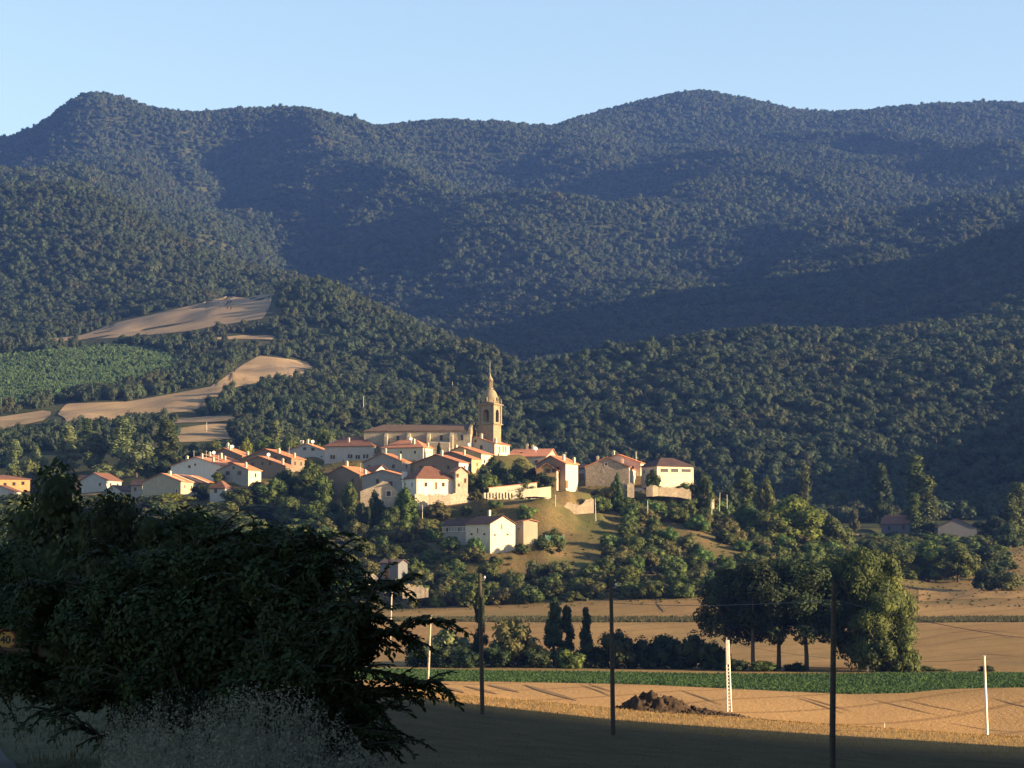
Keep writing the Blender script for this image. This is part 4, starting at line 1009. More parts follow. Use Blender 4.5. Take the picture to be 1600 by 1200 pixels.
# ------------------------------------------------------------------ garden walls, ruins, rough stone walls
def wall_run(name, pts, th, mat, label, cat, seed=0, rag=0.0, parent=None, sink=1.2):
    """a wall along [(px, py_base, py_top, Y)], with thickness and a ragged top"""
    g = random.Random(seed); P = []
    for i in range(len(pts) - 1):
        (x0, b0, t0, y0), (x1, b1, t1, y1) = pts[i], pts[i + 1]
        k = max(1, int(abs(x1 - x0) / 3))
        for j in range(k + (i == len(pts) - 2)):
            f = j / k; yy = y0 + f * (y1 - y0); px = x0 + f * (x1 - x0)
            lo, hi = at(px, b0 + f * (b1 - b0), yy), at(px, t0 + f * (t1 - t0), yy)
            P.append((lo.x, lo.y, lo.z - sink, hi.z + rag * (g.random() - .5)))
    o_ = Vector(P[len(P) // 2][:3]); vs = []
    for (x, y, a, b) in P:
        jx = rag * .08 * (g.random() - .5)
        vs += [(x - o_.x, y - o_.y + jx, a - o_.z), (x - o_.x, y - o_.y + jx, b - o_.z), (x - o_.x, y - o_.y + th, b - o_.z), (x - o_.x, y - o_.y + th, a - o_.z)]
    fs = []
    for i in range(len(P) - 1):
        a, b = i * 4, i * 4 + 4
        fs += [(a, b, b + 1, a + 1), (a + 1, b + 1, b + 2, a + 2), (a + 2, b + 2, b + 3, a + 3)]
    n = (len(P) - 1) * 4; fs += [(0, 1, 2, 3), (n + 3, n + 2, n + 1, n)]
    m = MB(); m.add(vs, fs)
    if parent is not None:
        o = m.build(name, mat, parent); o.location = o_ - parent.location; return o
    o = m.build(name, mat); o.location = o_; tag(o, label, cat); return o
gw = thing('garden_wall', at(810, 776, 703), 'cream rendered garden wall in two stepped tiers below the ochre brick house', 'garden wall')
wall_run('lower_tier', [(756, 780, 770, 702), (800, 779, 767, 704), (845, 778, 762, 706), (861, 770, 760, 707)], .5, M['cream'], None, None, 1, parent=gw, sink=1.5)
wall_run('upper_tier', [(764, 770, 762.5, 705), (800, 768, 758.5, 707), (839, 763, 754, 709)], .5, M['cream'], None, None, 2, parent=gw, sink=2.5)
wall_run('coping', [(762, 762.6, 761.6, 704.9), (800, 758.6, 757.6, 706.9), (840, 754.1, 753.1, 708.9)], .7, M['tile'], None, None, 2, parent=gw, sink=0)
wall_run('stone_wall', [(648, 800, 771, 695), (670, 801, 772.5, 697), (705, 800, 773, 699), (716, 798, 770, 700), (738, 797, 776, 702)], 1.2, M['stone_pale'], 'high rough stone wall carrying the bright white hip roofed house', 'stone wall', 3, .9)
wall_run('stone_wall', [(864, 806, 794, 700), (872, 806, 788, 701), (880, 806, 790, 702), (890, 805, 786, 703), (905, 802, 788, 704), (915, 800, 783, 705), (928, 798, 779, 706)], 1.0, M['stone'], 'broken dry stone terrace wall on the slope under the ochre brick house', 'stone wall', 4, 1.0)
wall_run('stone_wall', [(815, 801, 795, 699), (828, 801, 792, 699), (834, 800, 796, 699)], 1.0, M['stone_pale'], 'short crumbled stretch of stone wall below the cream garden wall', 'stone wall', 14, 1.0)
wall_run('ruined_wall', [(961, 770, 757, 728), (966, 770, 752, 728), (971, 770, 760, 728), (975, 770, 752, 728), (978, 771, 762, 728)], .8, M['stone_pale'], 'jagged light ruin wall standing by the dark bush at the stone barn', 'ruin', 5, .8)
wall_run('ruined_wall', [(980, 771, 758, 727), (984, 772, 754, 727), (991, 772, 757, 727)], .9, M['stone_pale'], 'narrow pale stub of wall between the jagged ruin and the parked cars', 'ruin', 6, .6)
wall_run('stone_wall', [(1010, 770, 760, 732), (1020, 770, 757, 732), (1028, 769, 760, 733), (1045, 770, 760, 734), (1060, 771, 762, 735), (1080, 775, 766, 736)], .8, M['stone'], 'low stone wall in front of the square pyramid roofed house', 'stone wall', 7, .8)
wall_run('stone_wall', [(1090, 780, 773, 740), (1105, 784, 775, 742), (1116, 790, 780, 744)], .9, M['stone_pale'], 'end of the stone wall running down past the last house on the ridge', 'stone wall', 8, .9)
wall_run('ruined_wall', [(629, 928, 915, 612), (636, 928, 912, 612), (645, 928, 917, 612), (655, 928, 915, 612), (663, 927, 917, 612), (669, 926, 920, 612)], .9, M['stone_pale'], 'low sunlit remnant of brick red stone wall at the foot of the hill', 'ruin', 9, .9)
wall_run('ruined_wall', [(569, 905, 897, 622), (575, 910, 894, 622), (583, 916, 898, 622), (591, 918, 905, 622)], 1.0, M['stone_pale'], 'pale ruin stump among shrubs right in front of the blue grey shed', 'ruin', 10, .9)
def ruin_gable():
    c = at(592, 790, 703); o = thing('ruined_house', c, 'ruined light stone gable with one small square window below the dark gable', 'ruin')
    P = lambda px, py: (at(px, py, 703) - c)
    out = [(563, 792), (563, 768), (572, 764), (583, 760), (590, 757), (598, 751.5), (605, 753), (610, 758), (616, 763), (622, 770), (622, 792)]
    mb = MB(); k = len(out); hole = [(604, 775), (604, 767.5), (610.5, 767.5), (610.5, 775)]
    f = [P(*p) for p in out]; b = [p + Vector((.25, .8, 0)) for p in f]
    bm = bmesh.new(); V = [bm.verts.new(p) for p in f]; Hh = [bm.verts.new(P(*p)) for p in hole]
    E = [bm.edges.new((V[i], V[(i + 1) % k])) for i in range(k)] + [bm.edges.new((Hh[i], Hh[(i + 1) % 4])) for i in range(4)]
    bmesh.ops.triangle_fill(bm, edges=E, use_beauty=True)
    me = bpy.data.meshes.new('wall'); bm.to_mesh(me); bm.free(); w = link('wall', me, M['stone_pale'], o); s = w.modifiers.new('t', 'SOLIDIFY'); s.thickness = .8; s.offset = 0
    fr = MB(); a0, a1 = P(604, 775), P(610.5, 767.5)
    for (x0, x1, z0, z1) in ((a0.x - .3, a0.x, a0.z - .3, a1.z + .3), (a1.x, a1.x + .3, a0.z - .3, a1.z + .3), (a0.x, a1.x, a1.z, a1.z + .3), (a0.x, a1.x, a0.z - .3, a0.z)): fr.box(x0, -.5, z0, x1, -.38, z1)
    fo = fr.build('window', M['cream'], o); p = MB(); p.box(a0.x, .1, a0.z, a1.x, .2, a1.z); p.build('pane', M['pane'], fo)
ruin_gable()
tp = MB(); a, b = at(852, 846, 668), at(881, 848, 669); a2, b2 = at(852, 836, 668), at(881, 838, 669)
tp.add([a - a, b - a, b2 - a, a2 - a] + [v - a + Vector((0, .06, 0)) for v in (a, b, b2, a2)], [(0, 1, 2, 3), (7, 6, 5, 4), (0, 4, 5, 1), (1, 5, 6, 2), (2, 6, 7, 3), (3, 7, 4, 0)])
to = thing('net_fence', a, 'green net fence on the slope right of the pale yellow house', 'fence')
tp.build('net', M['tarp'], to)
for px in (852, 866, 881):
    p_ = at(px, 847, 668) - a; q = MB(); q.tube([p_ + Vector((0, .15, -.5)), p_ + Vector((0, .15, 2.2))], .05, 5); q.build('post', M['metal'], to)
# two parked cars between the walls
def car(px, py, Y, rz, mat, label):
    o = thing('parked_car', at(px, py, Y), label, 'car', None, rz)
    b = MB(); prof = [(-2.1, .3), (-2.15, .75), (-1.5, .9), (-.9, 1.4), (.75, 1.42), (1.5, .95), (2.1, .85), (2.15, .35)]
    n = len(prof); b.add([(x, y, z) for y in (-.85, .85) for x, z in prof], [tuple(range(n)), tuple(range(2 * n - 1, n - 1, -1))] + [(i, (i + 1) % n, (i + 1) % n + n, i + n) for i in range(n)])
    b.build('body', mat, o)
    g = MB(); g.add([(x, y, z) for y in (-.87, .87) for x, z in ((-1.3, .95), (-.85, 1.33), (.7, 1.35), (1.25, .98))], [(0, 1, 2, 3), (7, 6, 5, 4), (0, 4, 5, 1), (1, 5, 6, 2), (2, 6, 7, 3), (3, 7, 4, 0)]); g.build('windows', M['pane'], o)
    for x in (-1.35, 1.35):
        for y in (-.8, .8):
            w = MB(); w.tube([(x, y - .12, .32), (x, y + .12, .32)], .33, 12); w.build('wheel', M['black'], o)
car(996, 769, 729, .3, plain('dark_car_paint', (.03, .035, .05), .3), 'dark parked car on the terrace beside the narrow pale wall stub')
car(1010, 768, 735, .3, plain('grey_car_paint', (.12, .12, .13), .3), 'grey parked car on the terrace just left of the low stone wall')
# ------------------------------------------------------------------ trees and shrubs one can tell apart
PROTO = {}
def proto(kind, k):
    key = (kind, k)
    if key not in PROTO:
        n, size = dict(round=(3600, .030), bush=(2200, .040), poplar=(4200, .045), column=(2600, .085), big=(14000, .015), high=(13000, .019))[kind]
        PROTO[key] = crown_mesh(f'{kind}_crown', 'round' if kind == 'big' else kind, n, size, 500 + 31 * k + hash(kind) % 7 if False else 500 + 31 * k + len(kind), kind != 'high')
    return PROTO[key]
TRUNK = {}
def trunk(kind):
    if kind not in TRUNK:
        g = random.Random(len(kind)); m = MB(); r = .020 if kind == 'high' else .030 if kind in ('round', 'big') else .022
        top = .80 if kind == 'high' else .86 if kind in ('poplar', 'column') else .62
        m.tube([(0, 0, -.08), (.008, 0, .12), (-.006, .01, top * .55), (.01, 0, top)], [r * 1.25, r, r * .7, r * .2], 7)
        for q in range(6):
            a = 6.283 * q / 6 + g.random(); z = (.30 if kind == 'high' else .16) + .07 * q; l = .30 if kind in ('round', 'big', 'high') else .13
            m.tube([(0, 0, z), (l * .5 * math.cos(a), l * .5 * math.sin(a), z + .10), (l * math.cos(a), l * math.sin(a), z + .24)], [r * .5, r * .35, r * .1], 5)
        me = bpy.data.meshes.new('trunk'); me.from_pydata(m.v, [], m.f); me.materials.append(M['bark']); TRUNK[kind] = me
    return TRUNK[kind]
_n = [0]
def tree(px, ytop, wpx, Y, kind, mat, label, group=None, name=None, base=None, lean=0.0, cat=None):
    _n[0] += 1; g = random.Random(_n[0] * 17)
    u = float(uw(px, ytop)[0]); X = u * Y
    zb = at(px, base, Y).z if base else float(H(np.array(X), np.array(float(Y)))) - .15
    h = max(.6, at(px, ytop, Y).z - zb); w = wpx / F * Y
    nm = name or dict(round='broadleaf_tree', big='broadleaf_tree', high='broadleaf_tree', bush='shrub', poplar='poplar_tree', column='columnar_tree')[kind]
    o = thing(nm, (X, Y, zb), label, cat or ('shrub' if kind == 'bush' else 'tree'), group, g.random() * 6.283)
    wk = 1.0
    o.scale = (w * wk, w * wk, h * (1.25 if kind == 'bush' else 1.02))
    if kind != 'bush':
        t = bpy.data.objects.new('trunk', trunk(kind)); COL.objects.link(t); t.parent = o
        t.scale = (h / w / wk, h / w / wk, 1) if kind in ('poplar', 'column') else (.8 * h / w + .2,) * 2 + (1,)
    c = bpy.data.objects.new('crown' if kind != 'bush' else 'foliage', proto(kind, g.randrange(3))); COL.objects.link(c); c.parent = o
    if not c.data.materials: c.data.materials.append(M['leaf'])
    c.material_slots[0].link = 'OBJECT'; c.material_slots[0].material = M[mat]
    return o

# dark trees standing in the shade just beyond the roadside elm
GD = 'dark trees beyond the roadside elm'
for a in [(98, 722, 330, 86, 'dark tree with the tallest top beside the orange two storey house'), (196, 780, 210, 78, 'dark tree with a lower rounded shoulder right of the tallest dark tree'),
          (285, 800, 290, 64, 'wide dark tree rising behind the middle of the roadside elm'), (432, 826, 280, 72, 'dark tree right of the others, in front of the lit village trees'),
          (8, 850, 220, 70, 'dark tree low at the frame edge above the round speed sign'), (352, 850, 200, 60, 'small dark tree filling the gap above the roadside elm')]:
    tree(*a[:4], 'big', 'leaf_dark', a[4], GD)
# trees on the village's left flank
GV = 'trees on the flank of the village hill'
for px, yt, w, Y, m, lb in [
 (272, 772, 92, 735, 'leaf_yellow', 'sunlit yellow green tree in front of the windowless terrace end house'),
 (318, 797, 70, 715, 'leaf_green', 'lit rounded tree just right below the yellow green tree'),
 (340, 738, 30, 752, 'leaf', 'slender tree rising between terrace roofs and the small red roofed house'),
 (312, 756, 34, 748, 'leaf_dark', 'dark tree beside the striped orange roof'),
 (372, 762, 62, 728, 'leaf', 'green tree beside the tall pale shaded house'),
 (402, 754, 52, 738, 'leaf_dark', 'tree hugging the small house with the bright yellow end wall'),
 (425, 750, 56, 730, 'leaf', 'dense green tree at the centre of the clump under the red roofed houses'),
 (452, 736, 56, 742, 'leaf_dark', 'dark tree under the cream end wall of the brown gabled house'),
 (485, 721, 62, 735, 'leaf', 'tall green tree catching light left of the brown carport house'),
 (508, 742, 40, 728, 'leaf', 'tree pressed against the brown carport house'),
 (410, 788, 90, 705, 'leaf_dark', 'broad shaded tree low in the clump, third row down'),
 (455, 778, 70, 700, 'leaf', 'rounded tree in the lower clump with a lit top'),
 (492, 784, 66, 695, 'leaf_green', 'fresh green rounded tree at the lower right of the clump'),
 (365, 806, 70, 690, 'leaf_dark', 'dark low tree on the flank left of the broad shaded tree'),
 (546, 755, 40, 700, 'leaf', 'pale green young tree in front of the brown carport house'),
 (586, 768, 32, 692, 'leaf_dark', 'small dark tree right in front of the ruined stone gable'),
 (634, 763, 54, 690, 'leaf_green', 'bright green tree between ruined gable and white hip roofed house'),
 (567, 784, 30, 688, 'leaf_dark', 'little dark tree between young tree and ruined gable'),
 (655, 812, 34, 672, 'leaf_dry', 'olive conical tree on the lane left of the pale yellow house'),
 (612, 790, 34, 684, 'leaf', 'low leafy tree at the foot of the ruined gable')]:
    tree(px, yt, w, Y, 'round', m, lb, GV)
GG = 'garden trees among the houses'
for px, yt, w, Y, m, lb in [
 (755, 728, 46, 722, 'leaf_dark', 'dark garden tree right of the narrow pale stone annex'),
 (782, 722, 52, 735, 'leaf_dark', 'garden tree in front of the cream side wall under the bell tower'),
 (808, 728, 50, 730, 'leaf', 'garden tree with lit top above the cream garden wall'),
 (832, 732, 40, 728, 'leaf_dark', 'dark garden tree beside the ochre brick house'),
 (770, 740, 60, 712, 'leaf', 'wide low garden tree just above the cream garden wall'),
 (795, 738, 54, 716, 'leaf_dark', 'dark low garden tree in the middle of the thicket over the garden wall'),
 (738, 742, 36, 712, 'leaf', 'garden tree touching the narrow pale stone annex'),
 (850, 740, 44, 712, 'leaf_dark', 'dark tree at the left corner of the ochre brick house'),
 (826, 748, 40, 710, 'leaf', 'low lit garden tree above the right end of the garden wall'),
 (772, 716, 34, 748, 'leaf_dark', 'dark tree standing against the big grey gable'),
 (815, 716, 60, 760, 'leaf_dry', 'sparse olive tree in front of the long low house'),
 (686, 692, 12, 790, 'leaf_dark', 'tiny tree standing in front of the church nave'),
 (964, 741, 24, 725, 'leaf_green', 'round bush like tree against the stone barn'),
 (1020, 735, 38, 738, 'leaf', 'round tree between the stone barn and the square pyramid roofed house'),
 (1096, 744, 42, 738, 'leaf', 'round tree at the end of the ridge beside the pyramid roofed house'),
 (838, 785, 40, 692, 'leaf', 'leafy tree on the slope below the end of the cream garden wall'),
 (385, 685, 26, 850, 'leaf_yellow', 'bright yellow green tree behind the tiled houses')]:
    tree(px, yt, w, Y, 'round', m, lb, GG)
def cedar():
    X = float(uw(745, 780)[0]) * 692; Y = 692; zb = float(H(np.array(X), np.array(692.))) - .2; h = at(745, 764, Y).z - zb
    o = thing('cedar_tree', (X, Y, zb), 'layered cedar in front of the rough stone wall, above the pale yellow house', 'tree')
    t = MB(); t.tube([(0, 0, -.5), (0, 0, h)], [.25, .04], 7); t.build('trunk', M['bark'], o)
    B = []; g = random.Random(3)
    for k in range(11):
        z = h * (.12 + .84 * k / 11); R = (1 - k / 11.5) * 3.3
        for q in range(9):
            a = g.random() * 6.283; r = R * (.35 + .65 * g.random()); B.append((r * math.cos(a), r * math.sin(a), z - .12 * r, .32))
    v, q = leaf_cloud(5200, .20, B, 3); v[:, 2] = v[:, 2]
    me = np_mesh('crown', v, q); link('crown', me, M['leaf_dry'], o)
cedar()
for k in range(9):
    o = tree(760.5 + 4.9 * k, 769 + (k % 3) * .8, 3.4, 700, 'column', 'leaf_dark', 'small clipped cypress in the row before the cream garden wall', 'row of small cypresses at the garden wall', 'cypress_tree', base=779.5)
# poplars, hedges and big bushes right of the village
GR = 'trees below the forest edge'
for px, yt, w, Y, kind, m, lb in [
 (1163, 734, 52, 800, 'poplar', 'leaf', 'pointed tree right of the village ridge, left of a rounder one'),
 (1197, 750, 44, 790, 'round', 'leaf', 'rounder tree just right of the pointed one beyond the ridge'),
 (1140, 762, 44, 780, 'round', 'leaf_dark', 'low dark tree at the foot of the pointed tree'),
 (1258, 727, 24, 900, 'column', 'leaf', 'slender lone poplar against the dark forest foot'),
 (1376, 722, 52, 930, 'poplar', 'leaf_dark', 'dark broad poplar behind the red roofed farm building'),
 (1430, 712, 44, 905, 'column', 'leaf', 'tallest slim poplar of the pair beside the farm building'),
 (1448, 744, 40, 900, 'column', 'leaf', 'shorter slim poplar of the pair beside the metal barn'),
 (1429, 770, 24, 890, 'column', 'leaf_green', 'small poplar in front of the pair, between farm building and barn'),
 (1588, 752, 66, 840, 'poplar', 'leaf', 'big poplar cut by the frame edge right of the metal barn'),
 (1548, 808, 56, 835, 'round', 'leaf_dark', 'dense dark tree right of the metal barn, under the big poplar'),
 (1575, 815, 50, 800, 'round', 'leaf_dark', 'dark tree at the frame edge below the big poplar'),
 (1333, 797, 26, 900, 'round', 'leaf_dry', 'little olive tree left of the red roofed farm building'),
 (1248, 780, 100, 722, 'round', 'leaf_yellow', 'huge round yellow green tree on the slope beyond the village'),
 (1168, 788, 84, 730, 'round', 'leaf_green', 'large green tree below the end of the ridge'),
 (1210, 800, 70, 718, 'round', 'leaf', 'green tree tucked left of the huge yellow green one'),
 (1300, 806, 70, 728, 'round', 'leaf', 'green tree tucked right of the huge yellow green one'),
 (1115, 800, 60, 728, 'round', 'leaf', 'leafy tree on the slope under the ridge wall end'),
 (1360, 846, 70, 700, 'round', 'leaf_dark', 'first dark rounded tree of the hedge below the farm building'),
 (1402, 852, 70, 690, 'round', 'leaf', 'rounded hedge tree left of the tallest lit hedge tree'),
 (1450, 846, 80, 695, 'round', 'leaf_green', 'tallest lit hedge tree below the metal barn'),
 (1496, 848, 76, 690, 'round', 'leaf', 'hedge tree left of the last dark one'),
 (1540, 850, 76, 700, 'round', 'leaf_dark', 'last dark hedge tree before the stubble field edge'),
 (1336, 862, 60, 660, 'round', 'leaf', 'hedge tree standing right behind the leafy grove'),
 (1540, 887, 46, 655, 'bush', 'leaf_dark', 'dark bush on the field edge near the frame side'),
 (1572, 892, 50, 655, 'bush', 'leaf_dry', 'olive bush on the field edge right of the dark one')]:
    tree(px, yt, w, Y, kind, m, lb, GR)
# the grove in the fields, the hedge beside it and the single poplars
GO = 'grove of trees in the fields'  # left trees take the darker leaf: the row's shade put into the colour
for px, yt, w, Y, kind, m, lb in [
 (1138, 882, 116, 432, 'high', 'leaf_dark', 'leftmost dark tree of the grove in the fields'),
 (1176, 874, 140, 430, 'high', 'leaf_dark', 'dark spreading grove tree with visible bare trunk, second in the row'),
 (1215, 871, 140, 436, 'high', 'leaf_dark', 'dark grove tree with light limbs at the grove middle'),
 (1258, 870, 150, 431, 'high', 'leaf_dark', 'forked trunk grove tree just left of the tall near pole'),
 (1300, 872, 130, 440, 'high', 'leaf', 'grove tree standing behind the tall near pole'),
 (1345, 862, 140, 434, 'big', 'leaf', 'big sunlit grove tree with golden limbs right of the near pole'),
 (1388, 868, 116, 438, 'big', 'leaf', 'sunlit outermost grove tree facing the open stubble'),
 (1375, 925, 110, 426, 'big', 'leaf', 'low leafy tree filling the lit end of the grove')]:
    tree(px, yt, w, Y, kind, m, lb, GO)
GH = 'bushes of the field hedge'
for px, yt, w, Y, kind, m, lb in [
 (962, 985, 70, 436, 'bush', 'leaf_dark', 'first dark dome of the clipped hedge beside the middle pole'),
 (1005, 993, 66, 438, 'bush', 'leaf_dark', 'second lower dome of the dark hedge'),
 (1042, 990, 60, 437, 'bush', 'leaf_dark', 'third dome of the dark hedge, slightly notched'),
 (1082, 985, 74, 436, 'bush', 'leaf_dark', 'broad dome of the dark hedge next to the grove'),
 (1118, 1000, 50, 434, 'bush', 'leaf_dark', 'end dome of the dark hedge under the first grove tree'),
 (805, 965, 78, 436, 'bush', 'leaf_dry', 'thin brownish bush between the two dark field poplars'),
 (705, 980, 80, 440, 'bush', 'leaf_pale', 'pale reedy bush behind the lattice of elm twigs'),
 (660, 1000, 70, 436, 'bush', 'leaf_dark', 'dark bush just beyond the elm twigs'),
 (700, 1012, 60, 432, 'bush', 'leaf_dark', 'low dark bush at the edge of the green crop left of the near pole'),
 (772, 1008, 60, 432, 'bush', 'leaf_dark', 'low dark bush right of the near pole'),
 (838, 1010, 60, 433, 'bush', 'leaf_dark', 'low dark bush under the twin topped poplar'),
 (893, 1012, 56, 433, 'bush', 'leaf_green', 'green bush between twin topped and small poplar'),
 (1150, 1030, 44, 428, 'bush', 'leaf_dark', 'low bush at the trunks of the first grove trees'),
 (1195, 1032, 50, 428, 'bush', 'leaf', 'low bush under the grove middle'),
 (1240, 1034, 40, 428, 'bush', 'leaf_dark', 'low bush at the forked grove trunk'),
 (1372, 985, 66, 425, 'bush', 'leaf', 'tall leafy bush filling the lit end of the grove down to the ground'),
 (1410, 995, 56, 425, 'bush', 'leaf', 'leafy bush at the outer foot of the lit grove end'),
 (925, 1000, 60, 437, 'bush', 'leaf_dark', 'dark bush joining the hedge to the small slim poplar'),
 (735, 1010, 50, 431, 'bush', 'leaf_dark', 'low dark bush exactly behind the leftmost pole'),
 (1443, 1040, 44, 428, 'bush', 'leaf', 'tiny bush on the crop edge right of the grove'),
 (1418, 1044, 30, 428, 'bush', 'leaf_dry', 'tiny olive bush at the foot of the lit grove end'),
 (1475, 1045, 26, 428, 'bush', 'leaf', 'smallest bush on the crop edge right of the tiny bush'),
 (1541, 1040, 30, 428, 'bush', 'leaf_dark', 'small dark bush behind the leaning concrete post')]:
    tree(px, yt, w, Y, kind, m, lb, GH)
GP = 'field poplars'
tree(750, 922, 34, 438, 'poplar', 'leaf_dark', 'dark upright poplar behind the leftmost wooden pole', GP, 'poplar_tree')
tree(866, 938, 42, 440, 'poplar', 'leaf_dark', 'dark twin topped poplar, left stem', GP, 'poplar_tree'); tree(886, 950, 36, 441, 'poplar', 'leaf_dark', 'dark twin topped poplar, right stem', GP, 'poplar_tree')
tree(915, 953, 30, 440, 'poplar', 'leaf_dark', 'small slim poplar left of the middle wooden pole', GP, 'poplar_tree')
# pale poplars behind the left of the village
GB = 'pale poplars behind the left village'
for px, yt, w, Y, kind, m, lb in [
 (22, 690, 52, 930, 'poplar', 'leaf_pale', 'pale poplar above the orange two storey house'), (58, 700, 46, 930, 'round', 'leaf_pale', 'pale low tree right of the poplar above the orange house'),
 (105, 668, 60, 940, 'poplar', 'leaf_pale', 'pale poplar above the tallest dark tree'), (136, 655, 26, 960, 'column', 'leaf', 'thin darker poplar between two pale ones'),
 (148, 680, 60, 930, 'poplar', 'leaf_pale', 'pale poplar left of the biggest pale poplar'), (190, 656, 74, 925, 'poplar', 'leaf_pale', 'biggest pale poplar above the lone white house'),
 (214, 690, 70, 905, 'round', 'leaf_pale', 'pale rounded tree at the foot of the biggest pale poplar'), (262, 655, 62, 930, 'poplar', 'leaf', 'greener poplar right of the biggest pale poplar'),
 (240, 712, 62, 860, 'round', 'leaf_dark', 'dark rounded tree behind the windowless terrace end house'), (283, 722, 44, 850, 'round', 'leaf_dark', 'dark tree behind the stepped white terrace'),
 (40, 722, 64, 905, 'round', 'leaf', 'green tree right above the orange two storey house roof'), (80, 730, 56, 900, 'round', 'leaf', 'green tree partly behind the tallest dark tree'),
 (165, 726, 60, 900, 'round', 'leaf_pale', 'pale tree directly behind the lone white house'),
 (430, 656, 24, 960, 'column', 'leaf_pale', 'pointed pale tree sticking up above the red roofed houses'), (415, 682, 50, 930, 'round', 'leaf', 'tree behind the red roofed brown house'),
 (500, 672, 60, 930, 'round', 'leaf', 'tree behind the pale gabled house with dishes'), (455, 684, 50, 920, 'round', 'leaf', 'low tree behind the brown gabled house'),
 (340, 690, 46, 930, 'round', 'leaf', 'low tree behind the stepped white terrace roofs')]:
    tree(px, yt, w, Y, kind, m, lb, GB)

# shrubs of the slope, region by region
REG = [
 ('olive green shrub in the thicket around the blue grey shed', 'thicket around the blue grey shed', [(490, 846), (720, 838), (765, 872), (715, 905), (700, 950), (490, 952)], 7.4, ('leaf', 'leaf_dry', 'leaf_green', 'leaf')),
 ('shrub in the green belt along the field foot below the dry patch', 'green belt along the foot of the hill', [(690, 908), (960, 895), (1000, 936), (690, 950)], 6.8, ('leaf', 'leaf_dry', 'leaf')),
 ('leafy shrub on the steep green flank right of the dry slope', 'shrubs on the steep green flank', [(955, 826), (1080, 796), (1150, 806), (1330, 868), (1330, 905), (1120, 932), (1000, 937), (940, 872)], 7.0, ('leaf', 'leaf_green', 'leaf', 'leaf_dry')),
 ('bright green bush beside the flat topped beige annex', 'bushes around the pale yellow house', [(690, 842), (760, 866), (800, 862), (845, 842), (885, 850), (890, 880), (780, 888), (700, 866)], 5.4, ('leaf_green', 'leaf_green', 'leaf')),
 ('shrub along the lane above the blue grey shed thicket', 'shrubs along the lane', [(500, 808), (690, 806), (700, 836), (500, 846)], 7.0, ('leaf_dry', 'leaf', 'leaf_dark')),
 ('scattered shrub on the bank below the stone barn terrace', 'shrubs below the stone barn', [(930, 782), (1060, 772), (1120, 790), (980, 824), (870, 816)], 6.4, ('leaf', 'leaf_dry', 'leaf_green')),
 ('shrub on the shaded flank glimpsed behind the roadside trees', 'shrubs behind the roadside trees', [(0, 868), (490, 826), (490, 952), (0, 960)], 15.0, ('leaf', 'leaf_dark')),
 ('leafy clump in the hollow before the left village houses', 'clumps before the left village', [(0, 792), (210, 792), (330, 806), (480, 812), (480, 846), (0, 866)], 15.0, ('leaf_dark', 'leaf', 'leaf')),
 ('leafy shrub of the dense hedge belt below the farm sheds', 'hedge belt below the farm sheds', [(1300, 850), (1400, 842), (1570, 848), (1575, 893), (1440, 902), (1330, 908)], 7.0, ('leaf', 'leaf_green', 'leaf_dark')),
 ('shrub in the green scrub around the farm sheds', 'scrub around the farm sheds', [(1285, 812), (1370, 838), (1450, 848), (1535, 846), (1600, 830), (1600, 852), (1300, 852)], 9.0, ('leaf', 'leaf_dark', 'leaf_dry')),
 ('low shrub on the rough bank between garden wall and dry stone terrace', 'shrubs on the rough bank', [(738, 782), (860, 784), (940, 776), (940, 800), (850, 816), (738, 806)], 6.5, ('leaf_dry', 'leaf', 'leaf_green')),
 ('shrub on the dry grass shoulder above the cream gable', 'shrubs below the white house', [(650, 799), (700, 799), (738, 782), (768, 780), (768, 828), (655, 828)], 4.8, ('leaf', 'leaf_dry')),
]
